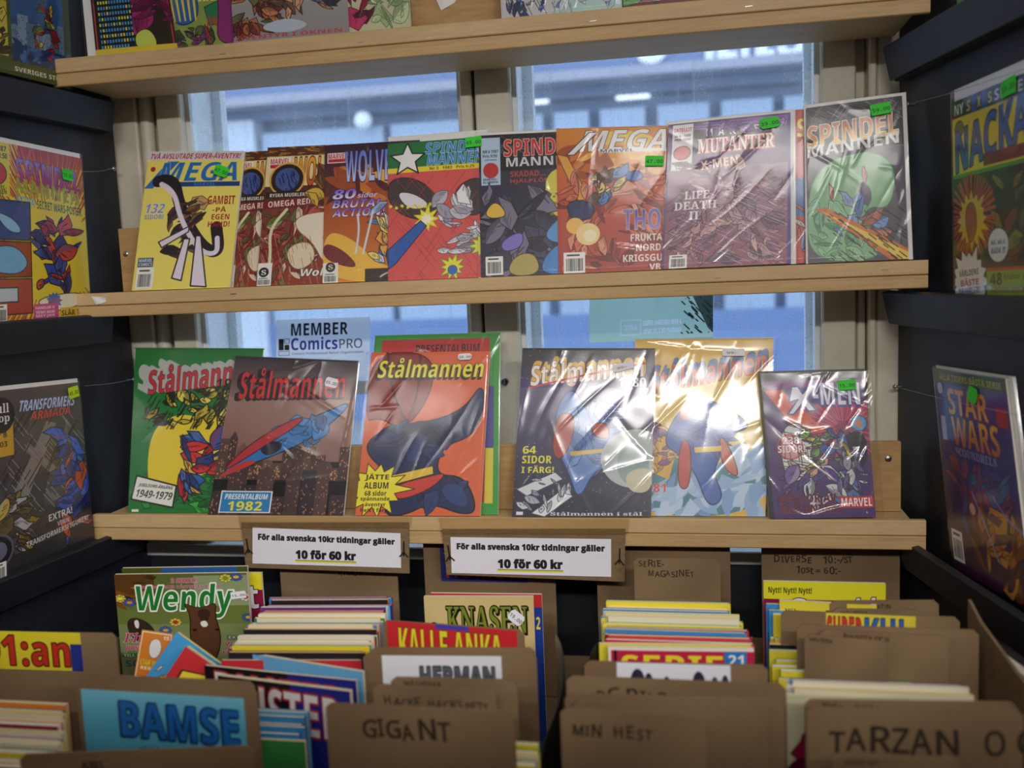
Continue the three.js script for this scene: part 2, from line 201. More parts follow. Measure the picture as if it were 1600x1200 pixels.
for (const [x0, x1, n] of [[-0.94, -0.403, 2], [-0.312, 0.21, 3]]) {
  const w = tag(new THREE.Group(), null, null, null, 'structure'); w.name = 'window_' + n; scene.add(w);
  const B = (a, b, c, d, z0 = -0.042, z1 = -0.022, nm = 'sash') => mesh(nm, box(a, b, c, d, z0, z1), M.sash, w);
  B(x0, x0 + 0.008, WY0, WY1); B(x1 - 0.009, x1, WY0, WY1); B(x0 + 0.008, x1 - 0.009, WY1 - 0.03, WY1); B(x0 + 0.008, x1 - 0.009, WY0, WY0 + 0.02); B(x0 + 0.008, x1 - 0.009, 1.284, 1.308);
  B(x0 - 0.004, x0 + 0.002, WY0, WY1, -0.15, -0.042, 'outer_lining'); B(x1 - 0.002, x1 + 0.004, WY0, WY1, -0.15, -0.042, 'outer_lining'); B(x0 + 0.002, x0 + 0.02, WY0, WY1, -0.15, -0.125, 'outer_frame'); B(x1 - 0.014, x1 - 0.002, WY0, WY1, -0.15, -0.125, 'outer_frame');
  for (const [c, d] of [[1.308, WY1 - 0.03], [WY0 + 0.02, 1.284]]) mesh('pane', box(x0 + 0.008, x1 - 0.009, c, d, -0.0321, -0.032), M.glass, w);
}

// splayed black side walls, their ledges
const sideL = { p: V(-1.075, 0, 0), d: V(-0.0955, 0, 0.9954), n: V(0.9954, 0, 0.0955) }, sideR = { p: V(0.33, 0, 0), d: V(0.1995, 0, 0.98), n: V(-0.98, 0, 0.1995) };
for (const w of [sideL, sideR]) { w.d.normalize(); w.n.normalize(); w.left = w === sideL; }
const frame = (w, u, y, off) => { const m = w.left ? new THREE.Matrix4().makeBasis(w.d.clone().negate(), V(0, 1, 0), w.n) : new THREE.Matrix4().makeBasis(w.d, V(0, 1, 0), w.n); return { q: new THREE.Quaternion().setFromRotationMatrix(m), p: w.p.clone().addScaledVector(w.d, u).addScaledVector(w.n, off).setY(y) }; };
const onSide = (w, px, py, off = 0.02) => { const h = hit(px, py, w.n, w.p.clone().addScaledVector(w.n, off)); return [h.clone().sub(w.p).dot(w.d), h.y]; };
const put = (o, f) => { o.position.copy(f.p); o.quaternion.copy(f.q); return o; };
for (const w of [sideL, sideR]) {
  const m = struct(w.left ? 'wall_niche_left' : 'wall_niche_right', box(w.left ? -1.4 : 0.006, w.left ? -0.006 : 1.4, 0, 2.8, -0.09, 0), M.black); put(m, frame(w, 0, 0, 0));
  const tops = w.left ? [1.843, 1.457, 1.055] : [1.833, 1.447, 1.055];
  tops.forEach((t, k) => {
    const s = thing('display_ledge', `black painted ${['upper', 'middle', 'lower'][k]} ledge on the black wall ${w.left ? 'beside the yellow poster comic' : 'beside the wall with the blue lettered comic'}`, 'ledge'), L = 1.15, u0 = w.left ? [0.045, 0.098, 0.06][k] : 0.035;
    s.userData.label = (w.left ? ['black ledge under the comic with an olive border, level with the top shelf', 'black ledge under the sunburst comic with the tall purple title', 'black ledge under the grey comic with the lime price sticker'] : ['black ledge end jutting above the comic with jagged blue letters', 'black ledge with a torn white paper scrap, under the jagged blue letters', 'black ledge under the indigo comic with orange letters'])[k];
    const lip = bevel(w.left ? -L : u0, w.left ? -u0 : L, 0, 0.054, -0.006, 0.006, 0.0015), base = box(w.left ? -L : u0, w.left ? -u0 : L, -0.002, 0.012, 0.001, 0.02);
    lip.rotateX(0.22); lip.translate(0, 0, 0.022);
    mesh('lip', lip, M.black, s); mesh('base', base, M.black, s); put(s, frame(w, 0, t - 0.054, 0));
    if (!w.left && k === 1) { const a = onSide(sideR, 1583, 488, 0.036); const sh = slab([[-0.009, -0.009], [0.007, -0.01], [0.011, 0.008], [-0.011, 0.009]], 0, 0.0006); const p = mesh('paper_scrap', sh, M.white, s); p.position.set(a[0], a[1] - t + 0.054, 0.0345); p.rotation.x = 0.22; }
  });
}

// the three window shelves
const BACK = 0.105, shelfY = { top: [1.851, 1.898], middle: [1.452, 1.494], bottom: [1.047, 1.094] };
const shelves = {};
for (const [n, [y0, y1]] of Object.entries(shelfY)) {
  const s = thing('window_shelf', { top: 'pale wooden shelf board across the window, the highest of three', middle: 'pale wooden shelf across the window holding thin comics, between two others', bottom: 'pale wooden shelf across the window with two price signs hanging from it' }[n], 'shelf', [0, y0, 0], 'window shelves'); delete s.userData.group;
  const h = y1 - y0, m = h * 0.47; shelves[n] = s;
  mesh('board', box(-1.058, 0.322, 0.002, h - 0.0006, 0.01, 0.147), M.wood, s);
  mesh('front_strip', bevel(-1.085, 0.343, m + 0.0006, h, 0.1472, 0.16, 0.0015), M.wood, s); mesh('front_strip', bevel(-1.085, 0.343, 0, m - 0.0004, 0.1472, 0.1596, 0.0015), M.woodEdge, s);
  mesh('backboard', bevel(-1.02, 0.3165, h, h + (n === 'top' ? 0.16 : 0.1135), BACK - 0.016, BACK, 0.0012), M.board, s);
  const screw = (px, py) => { const p = atZ(px, py, BACK); const g = new THREE.SphereGeometry(0.0062, 16, 8, 0, 6.3, 0, 1.2); g.rotateX(Math.PI / 2); g.scale(1, 1, 0.6); const c = new THREE.BoxGeometry(0.0065, 0.0012, 0.001); c.translate(0, 0, 0.0036); const k = mesh('screw', g, M.steel, s); k.position.set(p.x, p.y - y0, BACK - 0.002); const q = mesh('slot', c, M.gap, k); q.rotation.z = 0.6; };
  if (n === 'middle') { screw(196, 397); } if (n === 'bottom') screw(1388, 717);
  const staple = (px, py) => { const p = atZ(px, py, 0.16), g = new THREE.BoxGeometry(0.0105, 0.0011, 0.0011); const k = mesh('staple', g, M.steel, s); k.position.set(p.x, p.y - y0, 0.1606); k.rotation.z = 0.03; };
  for (const q of { top: [[348, 84], [563, 65], [927, 33], [1170, 10]], middle: [[365, 459], [1121, 434], [1383, 421]], bottom: [] }[n]) staple(...q);
  const scrap = (px, py, z, pts) => { const p = atZ(px, py, z), g = slab(pts, 0.0009, 0.0008, { nx: 4, ny: 4, wave: 0.0015 }); const k = mesh('paper_scrap', g, M.white, s); k.position.set(p.x, p.y - y0, z); };
  if (n === 'middle') scrap(155, 469, 0.161, [[-0.006, -0.008], [0.012, -0.004], [0.014, 0.004], [-0.014, 0.007]]);
  if (n === 'top') scrap(700, 2, BACK + 0.0005, [[-0.012, -0.014], [0.01, -0.004], [0.03, 0.02], [-0.028, 0.024]]);
}

// ---------------------------------------------------------------- comics
// quad given by the pixels of its corners (bl, br, tr, tl) on a plane that leans back from the shelf
function leanQuad(px, floor, zb, lean) { const a = rad(lean), n = V(0, Math.sin(a), Math.cos(a)), p0 = V(0, floor, zb); return px.map(([x, y]) => { const h = hit(x, y, n, p0); return [h.x, Math.max(0, (h.y - floor) / Math.cos(a))]; }); }
function fillComic(root, o, q) {
  const t = o.t ?? 0.003, z0 = 0;
  mesh('pages', slab(grow(q, -0.0004, -0.0003, -0.0012, -0.0008), z0 - 0.0006, t, { nx: 2, ny: 2 }), o.paper ?? M.paper, root);
  mesh('cover', slab(q, z0, 0.0006, { nx: 10, ny: 12, bulge: o.bulge ?? 0.0012, wave: o.wave ?? 0.0003, seed: o.seed ?? 1 }), gloss(o.map), root);
  if (o.spine) mesh('spine', slab([[q[0][0] - 0.0008, 0], [q[0][0] + 0.0002, 0], [q[3][0] + 0.0002, q[3][1]], [q[3][0] - 0.0008, q[3][1]]], z0, t + 0.001), S({ color: hex(o.spine), roughness: 0.4 }), root);
  mesh('back_cover', slab(q, z0 - t - 0.0006, 0.0005), S({ color: hex(o.back ?? '#c9c4bc'), roughness: 0.5 }), root);
  let far = z0 - t - 0.0011, out = q;
  if (o.board) { out = grow(q, ...o.board); mesh('backing_board', slab(out, far, 0.0009), M.white, root); far -= 0.0009; }
  if (o.bag) { const g = typeof o.bag === 'object' ? o.bag : [0.004, 0, 0.005, 0.004]; mesh('plastic_sleeve', film(grow(out, ...g), z0 + (o.bulge ?? 0.0012), far - 0.0004, o.seed ?? 1, o.crease ?? 1), M.sleeve, root); }
  for (const [n, u, v, w, h, r, oct] of o.stick ?? []) { const [x, y] = inQuad(q, u, v); sticker(root, n, x, y, w, h, r, z0 + (o.onBag === false ? 0.0016 : 0.0052), oct); }
}
function shelfComic(o) {
  const lean = o.lean ?? 15, floor = shelfY[o.shelf][1], zb = o.zb ?? 0.151, q = leanQuad(o.px, floor, zb, lean), mx = (q[0][0] + q[1][0]) / 2;
  const root = thing(o.name ?? 'comic_book', o.label, o.category ?? 'comic', [mx, floor + 0.0008, zb], o.group);
  const turn = new THREE.Quaternion().setFromAxisAngle(V(1, 0, 0), -rad(lean)), yaw = new THREE.Quaternion().setFromAxisAngle(V(0, 1, 0), rad(o.yaw ?? 0));
  root.quaternion.copy(yaw.multiply(turn));
  fillComic(root, o, q.map(([x, y]) => [x - mx, y]));
  return root;
}
function sideComic(w, o) {   // leaning in the gutter of a ledge on a side wall; corners as pixels bl, br, tr, tl
  const q0 = o.px.map((p) => onSide(w, p[0], p[1], 0.018)), u0 = (q0[0][0] + q0[1][0]) / 2, y0 = o.y0;
  const root = thing(o.name ?? 'comic_book', o.label, 'comic', [0, 0, 0]); put(root, frame(w, u0, y0, 0.0135)); root.rotateX(rad(-1.2));
  fillComic(root, o, q0.map(([u, y]) => [w.left ? u0 - u : u - u0, Math.max(0, y - y0)]));
  return root;
}

const P = {};   // the prints
P.megaYellow = (A) => { A.fill('#f2e26e'); A.rect(0, 0, 100, 6.5, '#dcd8dc'); A.text('TVÅ AVSLUTADE SUPER-ÄVENTYR!', 3, 0.6, 94, 5, { c: '#b3182c', slant: -0.2 }); A.poly([[0, 27], [22, 7.5], [34, 7.5], [9, 27]], '#1f6fc0'); A.text('MEGA', 16, 8, 82, 14, { c: '#1f6fc0', line: '#f2e26e', lw: 4, slant: -0.25 }); A.rect(26, 22.6, 73, 3.4, '#123f86'); A.text('MARVEL', 52, 23, 22, 2.6, { c: '#3c7fd0' });
  A.curve([[14, 22], [30, 18], [40, 42], [66, 70], [86, 76], [80, 56]], '#1c1019', 12); A.ink(28, 34, 34, 44, ['#5a3c2a', '#8a5c34', '#2c1f2b', '#244a86', '#7a1f30', '#c9a26a'], 34, 10); A.curve([[18, 24], [32, 28], [42, 50], [66, 74], [84, 76], [82, 64]], '#e9dff0', 5); A.poly([[40, 92], [48, 64], [54, 64], [50, 94]], '#e9dff0', '#231722', 1.4); A.poly([[60, 98], [60, 62], [65, 62], [76, 99]], '#e9dff0', '#231722', 1.4); A.poly([[22, 66], [52, 55], [52, 59], [26, 70]], '#e9dff0', '#231722', 1.2);
  A.text('132', 4, 38, 20, 7, { c: '#7c8fd8', slant: -0.2, line: '#fff', lw: 8 }); A.text('SIDOR!', 4, 46, 20, 3.4, { c: '#7c8fd8' }); A.text('GAMBIT', 68, 33, 28, 6.4, { c: '#a5132a' }); A.text('-PÅ', 74, 41, 14, 4, { c: '#a5132a' }); A.text('EGEN', 74, 46.5, 18, 4, { c: '#a5132a' }); A.text('HAND!', 71, 52, 22, 4, { c: '#a5132a' });
  A.rect(3, 77, 16, 6.5, '#173f7a'); A.text('MARVEL', 4, 77.6, 14, 2.4, { c: '#e8e8e8' }); A.text('COMICS', 4, 80.6, 14, 2.2, { c: '#e8e8e8' }); A.bars(3, 84, 18, 15); A.dot(7, 13, 2.6, '#b01d22'); };
P.forest = (A) => { A.fill('#5a2a22'); A.rect(0, 0, 100, 7, '#5c3418'); A.hatch(0, 0, 100, 7, '#c8843a', 40, 6, 0.1, 0.8); A.rect(0, 7, 100, 22, '#ead9a2'); A.text('WOLVERINE', 28, 8, 76, 21, { two: ['#f0a02a', '#c65a14'], line: '#2a1208', lw: 12 }); A.rect(3, 8, 21, 8, '#f3efe6'); A.text('MARVEL', 4, 8.6, 19, 4, { c: '#c3202a' }); A.rect(4, 13, 18, 2.6, '#c3202a'); A.dot(22, 24, 17, '#231712', '#e2b048', 2); A.dot(22, 24, 12, '#45589c'); A.hatch(12, 17, 20, 16, '#151f4c', 26, 7, 1.2, 1);
  A.rect(2, 33, 44, 4.5, '#241310'); A.text('RYSKA MUSKLER:', 6, 34, 36, 2.8, { c: '#f2e8dc' }); A.poly([[0, 40], [52, 37], [52, 43], [0, 46]], '#7c1a2a'); A.text('OMEGA RED!', 5, 39, 44, 4.4, { c: '#f0dccc', rot: -0.05 });
  A.fade(0, 45, 100, 55, '#7b4030', '#93372c'); A.ink(0, 44, 60, 56, ['#a8342e', '#c65648', '#8a2420', '#5f7030', '#7a4a30', '#e6c8b0'], 80, 9, '#3a1512', 0.5); A.ink(45, 18, 55, 30, ['#d9b447', '#c79a34', '#8a5a2c', '#e8cfa2', '#5a3a22'], 22, 14, '#3a2010'); A.soft([[32, 52], [60, 48], [95, 50], [98, 64], [60, 60], [74, 80], [66, 88], [52, 70], [36, 62]], '#eadfca', '#7d6448', 0.7); A.soft([[24, 74], [50, 68], [58, 84], [36, 92]], '#e4d5ba', '#7d6448', 0.7); A.hatch(0, 60, 100, 40, '#b98a5a', 60, 14, 1.3, 0.6); A.curve([[10, 100], [12, 80], [8, 60], [24, 46]], '#dfe0b4', 3);
  A.rect(-1, 84, 15, 16, '#f0eee8'); A.dot(6, 90.5, 5, '#161616'); A.text('S', 3.5, 88.6, 5, 3.8, { c: '#f0eee8', font: 'serif' }); A.bars(-1, 94, 15, 6); A.text('Wolverine', 42, 89, 62, 5.4, { c: '#f4f2ee', line: '#2c211c', lw: 16, slant: -0.2 }); A.text('slår t', 72, 95.4, 32, 4.4, { c: '#f4f2ee', line: '#2c211c', lw: 16, slant: -0.2 }); };
P.molten = (A) => { A.fade(0, 0, 100, 40, '#301430', '#6c2a28'); A.fade(0, 38, 100, 62, '#a84a22', '#e08838'); A.ink(0, 22, 100, 20, ['#a84c24', '#d0782e', '#52202c', '#f0b450'], 26, 16, null); A.soft([[0, 62], [30, 68], [60, 90], [100, 94], [100, 100], [0, 100]], '#f0c04a'); A.soft([[0, 70], [24, 78], [40, 92], [0, 84]], '#7a2630'); A.rect(3, 6, 22, 7.5, '#f2eef0'); A.text('MARVEL', 4, 6.6, 20, 3.8, { c: '#c2202c' }); A.rect(4, 10.6, 18, 2.2, '#c2202c'); A.text('WOLVERINE', 22, 5, 82, 23, { two: ['#7388e6', '#c0cdfa'], line: '#1c1038', lw: 12 });
  A.text('80', 10, 33, 24, 7, { two: ['#8a6ce0', '#e9e4ff'], line: '#2a1450', lw: 14, slant: -0.3 }); A.text('sidor', 36, 36, 20, 3.8, { c: '#cfc4f8', slant: -0.3 }); A.text('BRUTAL', 10, 41, 52, 5.6, { two: ['#8a6ce0', '#e9e4ff'], line: '#2a1450', lw: 14, slant: -0.3 }); A.text('ACTION!', 10, 47.4, 54, 5.6, { two: ['#8a6ce0', '#e9e4ff'], line: '#2a1450', lw: 14, slant: -0.3 });
  A.ink(50, 42, 50, 46, ['#9cb8d8', '#6a92c0', '#d6e2ee', '#34507c', '#e8a840', '#f2d880'], 44, 11, '#1a2138', 0.7); A.curve([[34, 80], [38, 66], [36, 52]], '#d6deea', 2.2); A.curve([[42, 80], [48, 62], [52, 50]], '#d6deea', 2.2); A.rect(44, 91, 56, 9, '#3c3430'); A.curve([[60, 97], [70, 92], [84, 98]], '#cfc8c0', 1.6); A.rect(-1, 86, 17, 14, '#f0eee8'); A.dot(8, 89, 5, '#161616'); A.text('S', 5.6, 87.2, 5, 3.6, { c: '#f0eee8', font: 'serif' }); A.bars(0, 93, 16, 7); };
P.greenStar = (A) => { A.fill('#dc5a58'); A.rect(0, 0, 100, 22, '#1d7a3e'); A.rect(0, 18.6, 100, 3.8, '#f0de40'); A.text('SPINDEL', 40, 1.5, 58, 8, { c: '#3b8ce0', line: '#f0f2f4', lw: 9, slant: -0.15 }); A.text('MANNEN', 42, 10, 57, 8, { c: '#3b8ce0', line: '#f0f2f4', lw: 9, slant: -0.15 }); A.poly([0, 1, 2, 3, 4, 5, 6, 7, 8, 9].map((i) => { const a = i * Math.PI / 5 - 1.57, q = i % 2 ? 8.5 : 19; return [21 + Math.cos(a) * q, 13 + Math.sin(a) * q * 0.66]; }), '#f4f4f2', '#15151a', 1.4); A.text('Nr 3   1983   Pris 6:25', 44, 19.4, 46, 2.2, { c: '#453a10' });
  A.soft([[0, 26], [30, 26], [54, 42], [50, 58], [20, 56], [0, 44]], '#43393d', '#1d1719', 1); A.soft([[66, 36], [100, 26], [100, 56], [76, 56]], '#43393d', '#1d1719', 1); A.soft([[8, 36], [28, 38], [46, 48], [22, 50]], '#e6e2ea'); A.hatch(0, 22, 100, 78, '#b43c40', 40, 22, 0.9, 0.5); A.hatch(0, 22, 100, 78, '#b43c40', 30, 22, 2.2, 0.5); for (let k = 0; k < 9; k++) A.burst(3 + k * 6, 46 + A.r() * 2, 2.6, 1.2, 6, '#f2ea3a');
  A.burst(40, 57, 14, 7, 9, '#f3ec4a', '#d8c020'); A.burst(40, 57, 7, 4, 7, '#fbf8d6'); A.poly([[0, 78], [34, 58], [40, 62], [8, 88], [0, 92]], '#2a62b4', '#182a5c', 1); A.ink(50, 38, 46, 46, ['#e8e6ec', '#cbc8d4', '#f4f3f6', '#a6a2b4'], 34, 10, '#4c4856', 0.6); A.burst(66, 92, 13, 7, 10, '#f2ea3a', '#6aa84a'); A.dot(66, 94, 5, '#3a6ec0'); A.burst(96, 78, 12, 7, 10, '#e8e858', '#6aa84a'); };
P.night = (A) => { A.fill('#31304a'); A.rect(0, 0, 100, 26, '#16141c'); A.hatch(10, 0, 90, 14, '#8a8a9a', 30, 16, 0.5, 0.35); A.hatch(10, 0, 90, 14, '#8a8a9a', 30, 16, 2.3, 0.35); A.text('SPINDEL', 26, 4, 73, 12, { c: '#d3302e', line: '#f1e4e0', lw: 10 }); A.text('MANNEN', 28, 17, 70, 6.4, { c: '#dcdde2' }); A.rect(2, 2, 20, 34, '#b9d3ea'); A.text('NR 6 1987', 4, 11, 16, 2.2, { c: '#1a2038' }); A.text('Pris 9:50', 4, 14, 15, 2.2, { c: '#1a2038' }); A.text('(inkl moms)', 6, 17.4, 12, 1.3, { c: '#34405c' }); A.dot(12, 25.5, 8, '#c32d30'); A.text('MARVEL-', 4, 31, 15, 1.6, { c: '#1a2038' }); A.text('KLUBBEN', 4, 33, 15, 1.6, { c: '#1a2038' });
  A.text('SKADAD...', 32, 27, 36, 4, { c: '#c04a34' }); A.text('HJÄLPLÖS...', 32, 32, 46, 4, { c: '#c04a34' }); A.soft([[66, 28], [100, 24], [100, 62], [70, 60]], '#ddd052'); for (let k = 0; k < 34; k++) A.rect(72 + A.r() * 26, 40 + A.r() * 18, 2.4, 1.4, '#8a7c28'); A.ink(0, 38, 80, 60, ['#55546e', '#3c3b58', '#28263c', '#7d7a92', '#464566'], 46, 18, '#17141f', 0.7); A.soft([[66, 70], [90, 56], [100, 60], [100, 80], [70, 78]], '#5d9fd8', '#1d3a66', 1); A.soft([[58, 100], [70, 82], [100, 74], [100, 100]], '#4a8cd0', '#1d3a66', 1); A.soft([[20, 76], [44, 68], [44, 80], [24, 84]], '#8a78cc', '#2c2450', 0.8); A.soft([[4, 56], [16, 46], [30, 58], [12, 60]], '#e8c04a', '#3c2c14', 0.8); A.soft([[26, 100], [34, 86], [56, 84], [62, 100]], '#b9a860', '#4c4424', 0.6); A.bars(5, 86, 18, 13); };
P.megaOrange = (A) => { A.fade(0, 0, 100, 50, '#e09038', '#cc5c30'); A.fade(0, 48, 100, 52, '#c8583c', '#ad4038'); A.soft([[36, 2], [90, 4], [96, 26], [60, 30], [40, 18]], '#f2cc58'); A.ink(0, 12, 100, 30, ['#d8782e', '#f0b64c', '#a8501f', '#e89a40'], 30, 14, null); A.poly([[0, 18], [10, 20], [30, 50], [20, 52]], '#e8a848', '#7c3c18', 0.8); A.text('MEGA', 24, 2, 78, 15, { c: '#f0eef0', line: '#1d1417', lw: 8, slant: -0.3 }); A.poly([[9, 19], [30, 3.4], [38, 3.4], [16, 19]], '#f0eef0', '#1d1417', 0.8); A.rect(39, 15.6, 60, 2.4, '#f0eef0'); A.text('MARVEL', 40, 15.9, 30, 1.9, { c: '#2a3064' });
  A.ink(0, 30, 100, 70, ['#c4523e', '#a83c34', '#d8735a', '#8c2c2c', '#e09a78', '#7a2a2a'], 80, 12, '#5a1c1c', 0.5); A.ink(30, 26, 30, 26, ['#4a86c8', '#2c5c9c', '#e8c86a', '#6a4024'], 16, 9, '#1c1420', 0.8); A.soft([[8, 52], [24, 50], [36, 56], [30, 64], [12, 64]], '#2c3c66', '#141420', 1); A.dot(16, 68, 8, '#f6c46a'); A.dot(28, 74, 11, '#f8dc9a'); A.dot(30, 75, 6, '#fbf0c8'); A.soft([[60, 34], [74, 30], [80, 36], [68, 40]], '#4c6cb8', '#1c2450', 0.8);
  A.text('THOR', 60, 58, 46, 14, { two: ['#5c50b8', '#9a86dc'], line: '#f0c25a', lw: 8 }); A.text('FRUKTA DEN', 67, 75, 46, 5, { c: '#f2ebe6' }); A.text('NORDISKE', 72, 82, 40, 5, { c: '#f2ebe6' }); A.text('KRIGSGUDENS', 60, 89, 58, 5, { c: '#f2ebe6' }); A.text('VREDE', 84, 95.6, 26, 4, { c: '#f2ebe6' }); A.bars(5, 86, 20, 14); };
P.purple = (A) => { A.fill('#5c3370'); A.rect(20, 0, 80, 22, '#3c1c58'); A.hatch(20, 0, 80, 8, '#8a4cb4', 20, 60, 0.02, 1); A.rect(4, 1, 17, 32, '#ece8ea'); A.text('SATELLIT', 5, 3.5, 15, 2.6, { c: '#c82c34' }); A.text('Nr 4 - 1989', 6, 8, 13, 1.8, { c: '#222' }); A.text('PRIS 12:50', 6, 10.6, 13, 1.8, { c: '#222' }); A.dot(12.5, 21, 6.8, '#cf3430', '#2a1618', 0.8); A.text('MARVEL', 7, 27, 11, 1.5, { c: '#222' }); A.text('KLUBBEN', 7, 29, 11, 1.5, { c: '#222' }); A.text('NR 144', 8, 31, 9, 1.5, { c: '#222' });
  A.rect(22, 6, 62, 16, '#1d1024'); [...'MARVEL'].forEach((c, i) => A.text(c, 32 + i * 9.6, 6, 5, 5, { c: '#e8e2ee' })); A.text('MUTANTER', 25, 12.5, 62, 10, { c: '#f4f0f2', font: 'serif', deep: { x: 1.6, y: 0.6, c: '#c8442c', n: 8 } }); A.ink(20, 3, 80, 8, ['#7c44a8', '#5a2c86', '#a06cc8'], 16, 6, '#2a1440');
  A.fade(2, 33, 96, 67, '#8c6480', '#96566c'); A.ink(2, 24, 96, 76, ['#b08898', '#8a5878', '#c89a9c', '#5e3a60', '#d6aea8', '#7a4a74', '#a4687a'], 120, 9, '#3c2036', 0.5); A.hatch(2, 40, 96, 60, '#d8b8c4', 120, 14, 0.5, 0.35); A.hatch(2, 30, 96, 70, '#402440', 90, 16, 2.4, 0.4); A.text('X-MEN', 28, 27, 30, 6, { c: '#f2d6c8', line: '#a8442c', lw: 12, rot: -0.1 });
  A.text('LIFE', 16, 48, 20, 5.5, { c: '#f2ecf0', font: 'serif' }); A.text('DEATH', 8, 55, 34, 5.5, { c: '#f2ecf0', font: 'serif' }); A.text('II', 20, 62, 8, 5.5, { c: '#f2ecf0', font: 'serif' }); A.bars(6, 91, 14, 9); A.poly([[98, 0], [100, 0], [100, 100], [97, 100]], '#4a2a8c'); };
P.webTop = (A) => { A.fill('#56505e'); A.rect(0, 0, 100, 30, '#17131a'); A.hatch(0, 0, 100, 14, '#9c98a4', 40, 13, 0.5, 0.4); A.hatch(0, 0, 100, 14, '#9c98a4', 40, 13, 2.3, 0.4); A.text('SPINDEL', 1, 11, 94, 14, { two: ['#c06c2c', '#f2c468'], line: '#f6e4c8', lw: 12, rise: -0.05 }); A.text('MANNEN', 1, 23.5, 94, 7.4, { c: '#ece8ec', rise: -0.06 });
  A.soft([[8, 44], [30, 34], [70, 32], [92, 44], [84, 70], [60, 66], [52, 82], [80, 100], [0, 100], [0, 60]], '#86bb8c', '#4c8560', 0.8); A.soft([[54, 50], [64, 54], [66, 64], [56, 70], [50, 60]], '#5a5064'); A.ink(0, 60, 60, 40, ['#6fae7c', '#97c99a', '#4f9468', '#79b8a0'], 26, 11, '#2d6048', 0.5); A.ink(20, 44, 60, 44, ['#5482c0', '#7aa2d8', '#b4654e', '#d08866'], 12, 12, '#2c2c50', 0.6);
  A.poly([[8, 66], [20, 66], [100, 94], [100, 100], [82, 100]], '#d2782e'); A.poly([[12, 67], [100, 96], [100, 100], [92, 100]], '#efcb4a'); A.hatch(20, 68, 80, 32, '#2c241c', 70, 9, 0.62, 1); };
P.redSliver = (A) => { A.fill('#c23c34'); A.rect(0, 45, 100, 25, '#3f6cae'); A.ink(0, 60, 100, 40, ['#d8c8b8', '#c8604a', '#4c74b4', '#e2b04c'], 40, 10); A.text('SPINDEL', 4, 6, 90, 12, { c: '#f0dc50' }); };
P.jubilee = (A) => { A.fill('#1f7a36'); A.ink(0, 70, 100, 30, ['#2c9a3a', '#1c6e2c', '#3bb044'], 40, 10, '#0f3a18'); A.soft([[14, 60], [22, 46], [40, 40], [60, 44], [80, 34], [96, 40], [100, 66], [70, 74], [36, 86], [16, 88]], '#eed43a'); A.ink(10, 22, 80, 26, ['#c9b832', '#e8da58', '#33341c', '#a89a2a'], 40, 9, '#17180e', 0.9); A.hatch(10, 20, 80, 30, '#17180e', 90, 9, 2.0, 0.9); A.ink(40, 52, 60, 42, ['#2a5cae', '#1c3f86', '#b5242c', '#d8342f', '#3a78c8', '#e8b63a'], 34, 11, '#12142a', 0.9);
  A.text('Stålmannen', 12, 8, 84, 17, { c: '#c8343c', line: '#17131a', lw: 8, rise: -0.14, deep: { x: -7, y: -5, c: '#b9bcb8', n: 12 } }); A.text('1979', 66, 19, 26, 6, { c: '#15301c' }); A.poly([[6, 78], [40, 84], [38, 97], [2, 92]], '#f0efe6', '#14201a', 1.4); A.text('JUBILEUMS-ÅRGÅNG', 8, 83, 29, 2.8, { c: '#16181c', rot: 0.1, slant: -0.2 }); A.text('1949-1979', 6, 87, 31, 4.6, { c: '#16181c', rot: 0.1, slant: -0.2 }); A.rect(3, 98, 6, 1.5, '#e8e8e0'); };
P.skyscraper = (A) => { A.fade(0, 0, 100, 26, '#332a33', '#8a6c68'); A.fade(0, 26, 100, 40, '#9c7a70', '#8a625a'); A.city(52, 78, ['#5c443e', '#4c3634', '#6e5148'], '#c89868', 14); A.city(58, 100, ['#3c2c34', '#4a3536', '#2f252e', '#553c38'], '#b87a4c', 9); A.soft([[4, 74], [30, 56], [58, 42], [84, 32], [96, 27], [94, 33], [70, 52], [40, 64], [14, 72]], '#2f78bc', '#16213c', 1); A.ink(40, 38, 40, 18, ['#2f78bc', '#4a92d2', '#225e98'], 12, 9, '#16213c', 0.5); A.soft([[2, 76], [22, 56], [58, 37], [64, 40], [30, 60]], '#b8343a', '#3a1218', 0.8); A.soft([[30, 58], [46, 52], [50, 58], [38, 64]], '#282436'); A.soft([[0, 78], [20, 66], [34, 66], [14, 74]], '#c23c38');
  A.text('Stålmannen', 8, 6, 84, 20, { c: '#cf2f32', line: '#1c1218', lw: 7, rise: -0.05, deep: { x: -3, y: 1.5, c: '#1c1218', n: 10 } }); A.rect(8, 85.5, 38, 13, '#2a82c2', '#f1f2ee', 1); A.text('PRESENTALBUM', 11, 87, 32, 3.4, { c: '#f3f3ec', slant: -0.1 }); A.text('1982', 14, 91.4, 26, 6, { c: '#f4e63a' }); };
